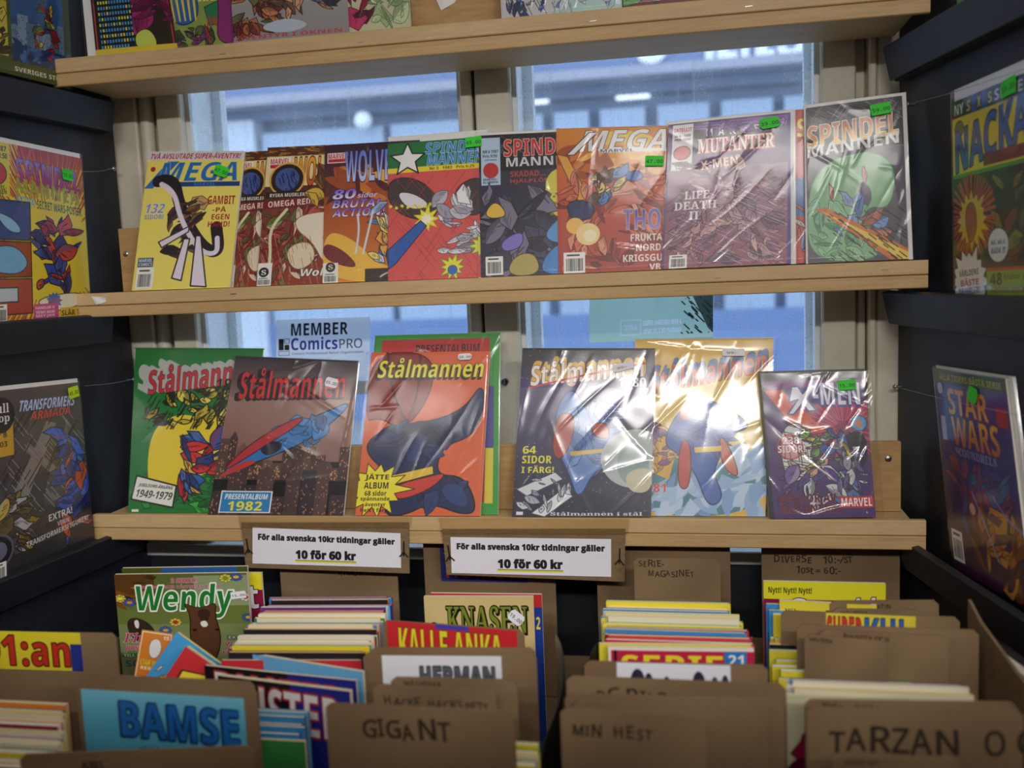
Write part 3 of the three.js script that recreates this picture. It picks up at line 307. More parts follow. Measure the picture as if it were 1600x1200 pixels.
P.orange = (A) => { A.fill('#e0693f'); A.soft([[0, 0], [50, 0], [56, 20], [44, 40], [30, 48], [12, 40], [0, 44]], '#8c2a26', '#4a1412', 1); A.curve([[14, 0], [20, 24], [34, 42]], '#5c1a18', 2.4); A.curve([[42, 2], [44, 22], [38, 38]], '#5c1a18', 2); A.soft([[0, 60], [14, 48], [40, 44], [62, 42], [84, 34], [94, 20], [99, 30], [92, 52], [66, 58], [62, 76], [86, 76], [98, 96], [88, 100], [60, 92], [40, 100], [22, 100], [26, 76]], '#243058', '#121628', 1.2); A.ink(12, 46, 60, 18, ['#243058', '#2f3d70', '#1c2548', '#2a3868'], 22, 11, '#121628', 0.5); A.ink(50, 78, 40, 16, ['#243058', '#2f3d70', '#34457c'], 10, 11, '#121628', 0.5); A.soft([[40, 52], [54, 50], [50, 66], [36, 68]], '#2f3d70'); A.soft([[66, 82], [84, 80], [92, 96], [74, 92]], '#34457c'); A.poly([[26, 76], [60, 70], [61, 75], [27, 82]], '#e8c444', '#3a2a10', 0.8); A.soft([[28, 82], [60, 76], [72, 74], [60, 84], [32, 92]], '#cf4438', '#5a1a18', 0.8);
  A.text('Stålmannen', 8, 3.5, 88, 12.5, { c: '#f1e63e', line: '#1a1716', lw: 9, slant: -0.12, deep: { x: -1.6, y: 2.4, c: '#1a1716', n: 8 } }); A.burst(15, 84, 27, 16, 13, '#f2e43a', '#3a2c10'); A.text('JÄTTE', 5, 74.5, 20, 4.6, { c: '#18151a' }); A.text('ALBUM', 5, 80, 20, 3.8, { c: '#18151a' }); A.text('68 sidor', 6, 85.2, 18, 3, { c: '#18151a' }); A.text('spännande', 3, 88.8, 24, 3, { c: '#18151a' }); A.text('äventyr', 7, 92.2, 17, 3, { c: '#18151a' }); A.text('helt i färg', 4, 95.6, 22, 3, { c: '#18151a' }); };
P.redAlbum = (A) => { A.fill('#3a9a3c'); A.rect(6, 3, 86, 90, '#c4282c'); A.text('PRESENTALBUM', 34, 6, 50, 5, { c: '#2a1616' }); A.rect(10, 12, 16, 5, '#e8dc48'); A.text('ATLANTIC', 11, 13, 14, 2, { c: '#222' }); A.rect(90, 30, 6, 34, '#4a4290'); A.rect(90, 64, 6, 30, '#d8c83a'); };
P.space = (A) => { A.fade(0, 0, 100, 24, '#16121c', '#3c2c6c'); A.fade(0, 24, 100, 76, '#514a74', '#27263c'); for (let k = 0; k < 160; k++) A.dot(A.r() * 100, A.r() * 100, 0.3, '#cfd2e0'); A.soft([[28, 36], [40, 22], [52, 40], [70, 44], [86, 58], [84, 74], [60, 70], [48, 92], [40, 74], [28, 58]], '#5f86c4', '#243a70', 1); A.ink(34, 32, 44, 38, ['#5f86c4', '#7a9cd4', '#456cae', '#6c90cc'], 24, 10, '#243a70', 0.5); A.soft([[26, 60], [30, 38], [44, 40], [40, 60], [32, 68]], '#ad4a40', '#4c1c20', 0.8); A.soft([[54, 46], [66, 44], [70, 54], [58, 54]], '#b5503e', '#4c1c20', 0.8); A.poly([[40, 62], [66, 60], [66, 62.4], [41, 64.4]], '#d8b64a'); A.soft([[32, 14], [38, 12], [44, 22], [36, 24]], '#d8b494'); A.dot(88, 66, 25, '#b8c0c0'); A.soft([[74, 62], [92, 56], [100, 70], [90, 84], [76, 78]], '#8fa4a0'); A.soft([[80, 74], [100, 70], [100, 86], [84, 86]], '#c8c4a4'); A.poly([[2, 84], [30, 74], [36, 78], [10, 88]], '#dadde2', '#4a4c5a', 0.7); A.poly([[14, 98], [36, 84], [44, 88], [24, 100]], '#e6e8ec', '#4a4c5a', 0.7); A.ink(4, 76, 40, 22, ['#d0d4dc', '#8c92a4', '#b4b8c4'], 16, 6, '#3a3c50', 0.5);
  A.text('Stålmannen', 8, 6, 84, 14, { c: '#f2ece6', line: '#8c1c20', lw: 9, rise: -0.1, deep: { x: 1.4, y: -4.5, c: '#e0b82e', n: 8 } }); A.curve([[7, 24], [50, 16], [93, 9]], '#c22c2a', 1.6); A.text('1980', 74, 17.5, 20, 6, { c: '#e9e6f0' }); A.text('64', 5, 58.5, 10, 4.6, { c: '#ece63e' }); A.text('SIDOR', 5, 64.2, 22, 4.6, { c: '#ece63e' }); A.text('I FÄRG!', 5, 70, 24, 4.6, { c: '#ece63e' }); A.text('Stålmannen i stål', 28, 97, 66, 2.4, { c: '#dfe1e8', font: 'serif' }); A.rect(3, 97, 5, 2, '#e8e8e8'); };
P.clouds = (A) => { A.fill('#dcb23c'); A.fade(0, 24, 100, 50, '#e6c868', '#e8d08c'); A.soft([[0, 72], [30, 66], [70, 74], [100, 60], [100, 100], [0, 100]], '#3f7f8c'); A.ink(0, 80, 60, 20, ['#8fb0d8', '#b8cde8', '#6d95c8', '#a4c0e0'], 40, 12, null); A.ink(60, 62, 40, 38, ['#8fb0d8', '#b8cde8', '#7ea4d4', '#a4c0e0'], 44, 12, null); A.poly([[6, 60], [24, 48], [34, 62], [28, 80], [10, 74]], '#d8a83c'); A.ink(4, 50, 30, 26, ['#8a4c78', '#c8643c', '#e0b848', '#6c4c90'], 26, 7, '#4c2c50', 0.5); A.soft([[22, 60], [34, 40], [52, 34], [70, 40], [88, 50], [74, 54], [66, 66], [60, 76], [70, 90], [58, 96], [48, 76], [36, 66]], '#3d62b0', '#1c2c60', 1); A.ink(32, 40, 44, 24, ['#3d62b0', '#5478c4', '#2f4f98', '#4669b8'], 22, 10, '#1c2c60', 0.5); A.soft([[36, 56], [44, 60], [44, 86], [34, 84]], '#c2483c', '#5c1c20', 0.8); A.soft([[64, 52], [76, 68], [80, 80], [66, 72]], '#c86450', '#5c1c20', 0.8); A.soft([[34, 40], [48, 34], [46, 44], [36, 48]], '#b84438'); A.poly([[46, 62], [66, 61], [66, 64], [47, 65]], '#e6c44a');
  A.text('Stålmannen', 12, 11, 84, 15, { c: '#cf5a44', line: '#5a2430', lw: 6, rise: -0.22, deep: { x: 1.2, y: -5, c: '#2f5c9c', n: 10 } }); A.text('1981', 6, 82, 20, 5, { c: '#d0402e', line: '#f2e8d8', lw: 6 }); };
P.thick = (A) => { A.fill('#17151f'); A.rect(3, 7, 97, 93, '#4a2a6c'); A.rect(3, 7, 97, 5, '#7a2a80'); A.fade(40, 24, 60, 38, '#b02c58', '#5a1c48'); A.poly([[3, 13], [20, 13], [62, 44], [30, 40]], '#d8542c'); A.rays(76, 40, 40, '#d8507c', 8, 34, 0.8); A.clip(0, 7, 100, 93, () => { A.soft([[14, 40], [36, 34], [48, 52], [40, 74], [16, 76]], '#dcdcdc', '#26262c', 1); A.hatch(12, 36, 36, 40, '#26262c', 40, 16, 0.2, 0.7); A.hatch(12, 36, 36, 40, '#26262c', 26, 12, 1.5, 0.7); }); A.soft([[70, 46], [96, 40], [98, 64], [82, 70]], '#1a1626'); A.dot(91, 37, 7.5, '#4c9ad0', '#1c3c66', 1); A.soft([[86, 36], [92, 33], [95, 39], [90, 41]], '#c88864'); A.ink(24, 36, 60, 46, ['#3f5ca8', '#e2c83a', '#86b83c', '#6aa03a', '#24264c', '#d8a88c', '#b8bcc8'], 40, 9, '#121020', 0.8); A.ink(8, 68, 88, 24, ['#5a3c8c', '#3c2a66', '#78589c', '#d0d4dc', '#4c78b0'], 30, 11, '#171226', 0.7); A.ink(62, 50, 34, 32, ['#9a98a8', '#d4d4dc', '#6c5c90'], 16, 8, '#1c1830', 0.7);
  A.poly([[26, 22], [30, 11], [36, 11], [40, 16], [48, 10], [54, 10], [44, 20], [52, 28], [44, 28], [39, 23], [30, 30], [24, 30], [35, 20]], '#e8e6ee', '#264c9c', 1.6); A.text('-MEN', 50, 9, 44, 15, { c: '#e8e6ee', line: '#264c9c', lw: 6, deep: { x: -1, y: 2.5, c: '#264c9c', n: 8 }, rise: 0.02 }); A.dot(24, 52, 12, 'rgba(200,40,50,0.35)', '#c22a34', 1); A.text('238', 17, 45, 16, 5, { c: '#f4f0f0', line: '#b02030', lw: 14 }); A.text('SIDOR!', 12, 51, 26, 5, { c: '#f4f0f0', line: '#b02030', lw: 14 }); A.text('MASSOR AV', 10, 84, 54, 5.6, { c: '#4c1424', line: '#c8323a', lw: 8 }); A.text('MUTANTER!', 10, 91, 56, 5.6, { c: '#4c1424', line: '#c8323a', lw: 8 }); A.rect(67, 86, 32, 7.6, '#c8262e'); A.text('MARVEL', 68.5, 87, 29, 5.6, { c: '#f4f2f2' }); };
P.stage = (A) => { A.fill('#20160e'); A.rect(0, 0, 100, 60, '#35281a'); A.rect(3, 0, 94, 97, '#2c2218', '#b83838', 2); A.ink(3, 0, 94, 70, ['#c89a40', '#5a3c20', '#3a2a18', '#e0c860', '#7c5a30'], 40, 10); A.ink(44, 20, 54, 50, ['#8cb038', '#a4c83c', '#6c8c2c', '#c4dc58'], 22, 13); A.ink(46, 52, 54, 34, ['#8c1c58', '#a82868', '#6a1244'], 18, 15, '#2c0a20'); A.clip(4, 56, 46, 40, () => { A.rect(4, 56, 46, 40, '#14161e'); for (let k = 0; k < 130; k++) A.rect(8 + (k % 12) * 3.6, 58 + Math.floor(k / 12) * 3.6, 2.2, 2, A.r() < 0.7 ? '#4c9cd4' : '#e0d850'); }); A.rect(30, 51, 40, 4, '#e2dca0'); A.text('NEW YORK STATE T', 32, 52, 36, 2, { c: '#3a3420' }); A.soft([[50, 88], [70, 84], [80, 98], [52, 99]], '#c9d85c', '#3a4014', 0.8); A.rect(0, 96, 100, 4, '#e0c63e'); };
P.fair = (A) => { A.fill('#e8df8c'); A.rect(0, 70, 100, 30, '#8ca050'); A.soft([[0, 60], [40, 58], [44, 82], [6, 86]], '#2c64b0', '#15254c', 1); for (let k = 0; k < 5; k++) A.poly([[4 + k * 8, 60], [8 + k * 8, 60], [10 + k * 7, 82], [8 + k * 7, 82]], '#e8cf3c'); A.poly([[50, 74], [90, 66], [94, 84], [54, 86]], '#2e7c54', '#143824', 0.8); A.hatch(50, 78, 44, 9, '#c83c3c', 30, 6, 1.5, 1.4); A.ink(0, 84, 60, 16, ['#5c7030', '#7a3c78', '#a83440', '#3c4c28'], 22, 9); A.soft([[70, 60], [100, 50], [100, 100], [60, 98], [68, 80]], '#8c2c74', '#2c0c28', 1); A.hatch(40, 50, 60, 20, '#8a3c48', 20, 22, 2.6, 0.6); };
P.desert = (A) => { A.fade(0, 0, 100, 60, '#b8b4cc', '#cfc4c0'); A.fade(0, 58, 100, 42, '#b0aca8', '#8f8c90'); A.ink(0, 62, 40, 34, ['#b0683c', '#8c4c30', '#c8865a', '#6a7048', '#7a3430'], 40, 9); A.ink(30, 40, 40, 50, ['#c8855c', '#a5653f', '#d8a27a', '#3c2c30', '#5a4a44'], 30, 11, '#3a2418', 0.7); A.ink(70, 40, 22, 50, ['#2c3448', '#6a7c98', '#c8855c', '#3c4c66'], 16, 10); A.soft([[20, 92], [46, 86], [70, 92], [46, 97]], '#b9c4d4'); A.text('ÄVENTYR I ÖKNEN', 2, 95.5, 92, 3, { c: '#c04444' }); };
P.magenta = (A) => { A.fill('#c8c4a0'); A.ink(0, 0, 60, 100, ['#a01848', '#8c103c', '#c03068', '#5c0c2c'], 40, 18); A.ink(40, 20, 60, 80, ['#a4bc88', '#c4d8a8', '#88a070', '#e0e8c8'], 50, 13, '#4c6040', 0.6); };
P.whiteBlue = (A) => { A.fill('#c9c6cc'); A.ink(0, 30, 100, 70, ['#3c6cc0', '#dcdce4', '#e2d44c', '#8a8890', '#2c3c70', '#f0f0f2'], 90, 10); A.hatch(0, 30, 100, 70, '#222230', 60, 14, 0.9, 0.8); };
P.mintViolet = (A) => { A.fill('#b4d4d0'); A.ink(0, 30, 100, 70, ['#a8d0c4', '#e0e8ea', '#7c78b8', '#c8c4dc', '#5c58a0'], 70, 14, '#6c6c90', 0.5); };
P.redGreen = (A) => { A.fill('#6c1c24'); A.ink(0, 30, 100, 70, ['#8c2430', '#5a9c48', '#a83038', '#e0c8c0', '#3c1418', '#7ab45c'], 80, 13); };
P.olive = (A) => { A.fill('#47541f'); A.rect(32, 0, 60, 90, '#2c5a94'); A.clip(32, 0, 60, 90, () => { A.fade(32, 60, 60, 30, '#2c4c84', '#16305c'); A.city(50, 78, ['#6c86a4', '#7f98b4', '#54708e'], '#2c3c50', 7, 30, 94); A.ink(54, 40, 30, 46, ['#b02c34', '#d8c43c', '#8c1c28', '#5c7c38', '#c8343c'], 22, 7); A.ink(32, 78, 60, 12, ['#244c8c', '#1a3468', '#3c6cb0'], 22, 8, null); }); A.rect(2, 50, 26, 38, '#c8b83c'); A.ink(2, 50, 26, 38, ['#d8c84c', '#8a7c24', '#3c3414'], 18, 7); A.text('SVERIGES STÖRSTA SERIE', 34, 93, 92, 4, { c: '#e4e6d4' }); };
P.sunburst = (A) => { A.fill('#e6cf3a'); A.clip(0, 0, 100, 100, () => { A.rays(62, 60, 260, '#b8402c', 52, 140, 0.9); }); A.fade(30, 0, 70, 8, '#b5443a', '#c86a36'); A.clip(24, 0, 76, 30, () => A.rays(62, 60, 200, '#9c2c28', 60, 140, 1)); A.rect(0, 0, 22, 30, '#d8cc38'); A.text('8-1987', 4, 2, 15, 3, { c: '#222', }); A.text('Pris 11:50', 1, 6, 19, 3, { c: '#222' }); A.dot(10, 17.5, 9, '#c22c28', '#2a1414', 0.8); A.text('MARVEL-', 2, 24, 17, 2.2, { c: '#222' }); A.text('KLUBBEN', 2, 26.4, 17, 2.2, { c: '#222' }); A.text('NR 97', 4, 28.6, 12, 2, { c: '#222' });
  A.text('SPINDEL', 28, 8, 68, 14, { two: ['#8a7cd0', '#a81c70'], line: '#5c1450', lw: 6, rise: 0.05 }); A.text('MANNEN', 28, 20, 66, 8.6, { c: '#9aa830', rise: 0.07 }); A.text('EXTRA', 28, 29, 18, 5, { c: '#58b0d8', rise: 0.06 }); A.text('SECRET WARS-POSTER', 48, 31, 48, 5, { c: '#28583c', rise: 0.06 });
  A.rect(-1, 32, 42, 22, '#20408c', '#241c18', 1); A.soft([[6, 38], [26, 42], [34, 50], [20, 50]], '#8ac0e4', '#182848', 0.8); A.rect(-1, 55, 42, 20, '#9a3428', '#241c18', 1); A.soft([[0, 60], [24, 56], [40, 66], [30, 74], [4, 72]], '#6cb0dc', '#182848', 0.8); A.rect(-1, 76, 42, 20, '#a83830', '#241c18', 1); A.rect(10, 81, 18, 8, '#b8c8d8', '#222', 1); A.ink(46, 38, 44, 46, ['#c23a34', '#2c4ea4', '#a82c2c', '#1f3780', '#d04a3c'], 30, 11, '#17142a', 0.9); A.soft([[40, 88], [90, 84], [96, 92], [60, 97]], '#ece8cc', '#4c3c20', 0.8); A.burst(62, 89.5, 8, 5.6, 11, '#4470b0'); A.text('PLUS', 58, 88.4, 9, 2.2, { c: '#d03c40' }); A.rect(42, 91, 24, 9, '#cf4a86'); A.text('HANDLAR O', 44, 92.2, 18, 1.9, { c: '#f0d8e4' }); A.text('VEMS MAN', 44, 94.8, 18, 1.9, { c: '#f0d8e4' }); A.text('MAY-JAN', 44, 97.4, 18, 1.9, { c: '#f0d8e4' }); A.rect(68, 94, 32, 6, '#dcb83a'); A.text('SLÅR TILL!', 69, 95, 29, 4, { c: '#2c2a12' }); A.bars(6, 90, 12, 10); };
P.grey = (A) => { A.fade(0, 0, 100, 100, '#57504e', '#2c2a30'); A.poly([[20, 60], [60, 20], [70, 22], [32, 66]], '#857c78'); A.poly([[40, 30], [90, 62], [86, 66], [36, 34]], '#77706e'); A.hatch(0, 10, 100, 60, '#948c88', 50, 24, 0.9, 0.7); A.hatch(0, 10, 100, 70, '#1f1c20', 70, 20, 2.3, 0.9); A.rect(0, 13, 26, 22, '#caa024'); A.dot(14, 13, 14, '#17151a'); A.text('Full', 5, 7, 18, 5, { c: '#eceaf0', font: 'serif' }); A.text('stop', 5, 13, 18, 5, { c: '#eceaf0', font: 'serif' }); A.text('Nr 8', 6, 22, 14, 3, { c: '#2c220c' }); A.text('2003', 6, 27, 14, 3, { c: '#2c220c' });
  A.text('TRANSFORMERS', 33, 7, 60, 6, { c: '#c9d4ee', line: '#28409c', lw: 14, slant: -0.3, rise: 0.02 }); A.text('ARMADA', 44, 13.5, 44, 4.6, { c: '#d05848', line: '#6a1a20', lw: 12, slant: -0.3 }); A.ink(66, 24, 34, 70, ['#22389c', '#2c4cc0', '#16246c', '#3c64d4', '#c8502c'], 40, 12, '#0c1030', 0.8); A.ink(0, 52, 44, 40, ['#bfa23c', '#8c7628', '#d8c464', '#4a4450', '#b0b0bc', '#5c4c30'], 40, 9, '#17140e', 0.8); A.dot(10, 84, 12, '#17161c', '#5a5868', 2); A.dot(10, 84, 7, '#6a6880'); A.text('EXTRA!', 56, 73, 24, 4, { c: '#dcdce4', rise: -0.04 }); A.text('VINN', 64, 78.5, 12, 2.6, { c: '#c8c8d4', rise: -0.04 }); A.text('TRANSFORMERSFIGURER!', 34, 82.5, 62, 3, { c: '#d4d4de', rise: -0.08 }); A.bars(4, 90, 12, 9); };
P.jagged = (A) => { A.fill('#1e2418'); A.rect(0, 0, 100, 9, '#1f2430'); A.text('NY', 3, 2, 12, 5.4, { c: '#e4e4e8' }); ['#d8cc3c', '#3c6cc0', '#d8cc3c', '#3c6cc0', '#d8cc3c'].forEach((c, i) => { A.rect(18 + i * 6.6, 0, 6.6, 9, i % 2 ? '#2450a4' : '#1f2430'); A.text('SEXES'[i], 19 + i * 6.6, 2, 4.6, 5.4, { c }); }); A.text('SERIE', 53, 2, 30, 5.4, { c: '#e4e4e8' }); A.rect(0, 9, 100, 30, '#e2d72c'); A.rect(0, 38, 100, 2, '#4f9c2c'); A.dot(9, 15, 6, '#4f7c2c', '#22401a', 0.8); A.text('NACKA', 4, 12, 86, 21, { c: '#2267b4', line: '#15203c', lw: 14, rise: -0.14 }); A.burst(92, 14, 9, 4, 9, '#c23c34'); A.rect(40, 31, 48, 6, '#7c2420'); A.ink(40, 42, 60, 44, ['#5c4c24', '#3c3018', '#8a7834', '#7c3020', '#262018'], 40, 12); A.rays(24, 60, 60, '#c84c24', 14, 30, 1.4); A.burst(24, 62, 22, 15, 16, '#e0c62c', '#a85c1c'); A.soft([[14, 56], [28, 52], [32, 68], [20, 76]], '#a8642c', '#5c2c14', 0.8); A.dot(56, 76, 12, '#e8e8e4', '#18181c', 0.8); A.text('NÄ, NÄ Ä', 48, 73, 16, 3, { c: '#2c3c70', slant: -0.2 }); A.text('BADA !!!', 48, 77, 16, 3, { c: '#2c3c70', slant: -0.2 }); A.burst(20, 93, 27, 19, 16, '#ecece6', '#18181c'); A.text('VÄRLDENS', 6, 86, 26, 4, { c: '#1c1c20', rise: -0.06 }); A.text('BÄSTE', 8, 91, 24, 4, { c: '#b02028', rise: -0.06 }); A.text('DRIBBLER!', 5, 96, 28, 3.4, { c: '#28408c', rise: -0.06 }); A.rect(42, 88, 58, 12, '#8cb02c'); A.rect(42, 86.6, 58, 1.6, '#b8441c'); A.text('48', 46, 89, 14, 6, { c: '#1c2410' }); A.text('sidor om', 62, 89.5, 32, 3, { c: '#46601c' }); A.text('FOTBOLLENS BÄSTA', 48, 95.4, 50, 3, { c: '#8a3418' }); };
P.indigo = (A) => { A.fade(0, 0, 100, 60, '#2a2a86', '#1c2470'); A.fade(0, 58, 100, 42, '#241c5c', '#3c1438'); A.rect(0, 0, 100, 7, '#25401c'); A.text('ALLA TIDERS BÄSTA SERIE', 8, 1.5, 86, 4, { c: '#b8a82c' }); A.text('STAR', 18, 9, 56, 13, { two: ['#e8962c', '#f0b83c'], line: '#7c3014', lw: 8 }); A.text('WARS', 20, 23, 64, 14, { two: ['#f0b83c', '#c8642c'], line: '#7c3014', lw: 8 }); A.text('SCOUNDRELS', 22, 38, 56, 4, { c: '#9a98c8', font: 'serif' }); A.dot(7, 10, 4.6, '#c8c8d8', '#222', 0.8); A.rect(4, 24, 7, 12, '#c0b8cc'); A.rect(84, 14, 13, 9, '#a82430'); A.ink(6, 44, 88, 30, ['#3c2c84', '#1c4c90', '#6c2c60', '#2c6c94', '#8c3c54'], 34, 13, '#140f3c', 0.5); A.ink(30, 60, 70, 40, ['#7c4420', '#b86c24', '#5c1438', '#c8882c', '#2c1020'], 30, 14, '#1c0c1c', 0.5); A.curve([[40, 58], [56, 74], [66, 86]], '#7c9cd8', 1.4); A.curve([[68, 56], [80, 64], [100, 68]], '#6c84cc', 1.6); A.dot(38, 66, 4, '#e0b89c'); A.bars(2, 80, 16, 15); };
P.pony = (A) => { A.fill('#8c9668'); A.g.scale(1, 0.56); A.fade(0, 0, 100, 50, '#59652c', '#6d7a3c'); A.fade(0, 50, 100, 50, '#7c8a54', '#8c9668'); A.rect(0, 0, 30, 30, '#5c3c18'); A.ink(0, 0, 32, 34, ['#7c4c1c', '#3c2c14', '#8c9c38', '#a8682c'], 22, 8, null); A.rect(60, 2, 40, 30, '#8a9870'); A.text('3 SERIER!', 43, 4, 20, 5, { c: '#b01c58', line: '#f0e8ec', lw: 10 }); A.text('16 SIDOR MED HÄSTTJEJEN EMMA', 20, 11, 60, 4, { c: '#b01c58', line: '#f0e8ec', lw: 10 }); A.text('Wendy', 14, 10, 74, 34, { c: '#1f7a30', line: '#f2f4ec', lw: 18, slant: -0.08 });
  A.soft([[56, 40], [50, 28], [60, 34], [68, 33], [76, 28], [74, 42], [78, 62], [74, 84], [66, 92], [56, 84], [54, 62]], '#5c3a24', '#2c1a10', 0.8); A.soft([[60, 38], [66, 34], [72, 38], [68, 48], [64, 48]], '#3c2416'); A.soft([[62, 48], [67, 46], [69, 52], [64, 54]], '#e8e4dc'); A.dot(58, 56, 1.6, '#17100c'); A.dot(75, 56, 1.6, '#17100c'); A.soft([[6, 46], [14, 42], [26, 50], [30, 66], [18, 70], [8, 62]], '#3a2a22'); A.soft([[12, 46], [16, 45], [16, 54], [13, 54]], '#e8e4dc'); const fl = (x, y, c, k) => { for (let i = 0; i < 8; i++) A.dot(x + Math.cos(i * 0.785) * 3.2, y + Math.sin(i * 0.785) * 2.9, 1.7, c, '#24304c', 0.3); A.dot(x, y, 2.2, k); }; fl(3, 24, '#d8b83c', '#e8e04c'); fl(10, 28, '#3c5ca8', '#d88c2c'); fl(44, 48, '#e0c83c', '#b82c34'); fl(36, 56, '#4464b0', '#e0a83c'); fl(98, 24, '#e8d8b0', '#c8343c'); fl(99, 44, '#3c5ca8', '#e0b43c'); fl(92, 4, '#3c5ca8', '#e0b43c'); fl(84, 5, '#e0c83c', '#6c9c38');
  A.text('Fina', 4, 58, 24, 10, { c: '#c82c68', line: '#f0e4e8', lw: 8, font: 'serif', slant: -0.2 }); A.text('poster', 4, 70, 18, 8, { c: '#c82c68', line: '#f0e4e8', lw: 8, font: 'serif', slant: -0.2 }); A.rect(0, 79, 26, 4, '#3c8c38'); A.text('TILL DIG', 2, 79.6, 18, 2.8, { c: '#e8e8d8' }); A.text('SO', 3, 86, 12, 7, { c: '#2c6c7c' }); A.rect(82, 62, 18, 4, '#1f6a34'); A.text('EXTRA!', 83, 62.6, 16, 2.8, { c: '#e8a8b8' }); A.text('Wendys', 80, 68, 24, 6, { c: '#a81c4c', line: '#f0e4e8', lw: 8 }); A.text('ridtips', 78, 76, 22, 6, { c: '#a81c4c', line: '#f0e4e8', lw: 8 }); };
P.knasen = (A) => { A.fill('#d2b982'); A.text('KNASEN', 20, 6, 74, 17, { c: '#7c8a2a', line: '#17160e', lw: 14, font: 'serif', deep: { x: 1.4, y: 1.4, c: '#17160e', n: 8 } }); A.soft([[2, 20], [8, 15], [14, 19], [16, 28], [4, 28]], '#2a2014'); A.ink(12, 40, 80, 56, ['#7c8a4a', '#c8a468', '#5c4c2c', '#b88c54'], 30, 12); };
P.bluePlain = (A) => { A.fill('#1d3c94'); A.rect(0, 0, 100, 8, '#c22c30'); A.text('NR 12', 78, 14, 20, 8, { c: '#e8d43c' }); A.ink(0, 20, 100, 80, ['#2c54b4', '#e0c83c', '#c8442c'], 24, 12); };
P.bluster = (A) => { A.fill('#6fb3df'); A.text('Buster', 6, 5, 76, 22, { c: '#d3323a', line: '#1c2440', lw: 12, rise: 0.03 }); A.ink(0, 34, 100, 66, ['#e0c83c', '#d0503c', '#f0e8d0', '#3c6ca8'], 30, 14); };
P.buster = (A) => { A.poly([[0, 0], [100, 0], [100, 100], [0, 100]], '#16151c'); A.poly([[56, 0], [100, 0], [100, 100], [70, 100], [62, 40]], '#242a86'); A.text('BUSTER', 7, 3, 86, 19, { c: '#e9e6e2', line: '#b02c34', lw: 16, rise: 0.03 }); A.dot(82, 48, 14, '#dcdae2'); A.text('5', 78, 42, 9, 8, { c: '#3a2060' }); A.ink(0, 26, 60, 70, ['#c8442c', '#e0c03c', '#3c5ca8', '#d8b898'], 26, 14); };
P.serie = (A) => { A.fill('#e8e0d4'); A.rect(2, 1.5, 98, 17, '#be2246'); A.rect(4, 1.5, 2, 17, '#1c1620'); A.text('SERIE', 9, 3.4, 70, 11, { c: '#ecd72f' }); A.rect(80, 1.5, 15, 15, '#2b78c4'); A.text('21', 82.5, 3, 10.5, 5.4, { c: '#ecebe8' }); A.ink(2, 36, 96, 62, ['#c8342c', '#e8d03c', '#3c64b0', '#ecdcc0'], 30, 14); };
P.nytt = (A) => { A.fill('#8c1440'); A.rect(0, 0, 100, 10, '#e6dd2a'); A.text('Nytt! Nytt! Nytt!', 4, 3.2, 36, 4.4, { c: '#1c1a16' }); A.text('Spott', 22, 8, 74, 19, { c: '#e9e4ea', line: '#17121a', lw: 10, rise: -0.06 }); A.ink(0, 30, 100, 70, ['#a8285c', '#e0c83c', '#3c5ca8', '#d8b8a0'], 26, 13); };
P.tyrone = (A) => { A.fill('#dfcf3c'); A.text('Välpensat:', 6, 4, 38, 4, { c: '#3c3414' }); A.text('TYRONE SLOT', 48, 4, 50, 4, { c: '#3c3414' }); A.ink(0, 14, 100, 86, ['#c8b434', '#e8dc6c', '#5c4c1c', '#b8442c'], 26, 13); };
P.kick = (A) => { A.fill('#c8282c'); A.g.scale(1, 0.55); A.poly([[12, 30], [40, 16], [48, 30], [78, 12], [86, 26], [62, 48], [92, 70], [74, 86], [44, 62], [34, 88], [14, 80]], '#efd62c', '#17131a', 2.4); A.dot(80, 60, 13, '#eceae4', '#17131a', 1.4); A.soft([[76, 55], [84, 55], [86, 62], [80, 66], [74, 62]], '#17131a'); A.poly([[60, 100], [100, 78], [100, 100]], '#e8d42c', '#17131a', 1.4); };
P.football = (A) => { A.fill('#3f9ad4'); A.g.scale(1, 0.55); A.dot(74, 40, 14, '#eceae4', '#17131a', 1.6); A.soft([[68, 34], [78, 34], [80, 42], [74, 47], [67, 42]], '#17131a'); A.ink(0, 50, 100, 50, ['#e8cf3c', '#c83c34', '#f0ece0'], 22, 12); };
P.orangeCard = (A) => { A.fill('#d8842a'); A.rect(4, 3, 92, 94, '#cf7a1e', '#eedcb8', 3); A.soft([[30, 20], [60, 12], [74, 34], [62, 56], [36, 54]], '#dcdcdc', '#4c4c54', 1.4); A.text('STAR WARS', 10, 60, 80, 12, { c: '#efd232', line: '#4c2c10', lw: 10 }); A.text('REBELS', 16, 74, 66, 7, { c: '#efe2b0' }); A.text('15', 72, 7, 18, 8, { c: '#f0e8d8' }); };
P.redBag = (A) => { A.fill('#b8b4ac'); A.ink(0, 0, 100, 100, ['#c83c3c', '#d8d4cc', '#8c8880', '#e0d8c8', '#a82c34'], 40, 14); };
const TX = {}; let txSeed = 11; for (const k of Object.keys(P)) TX[k] = print(P[k], txSeed++);

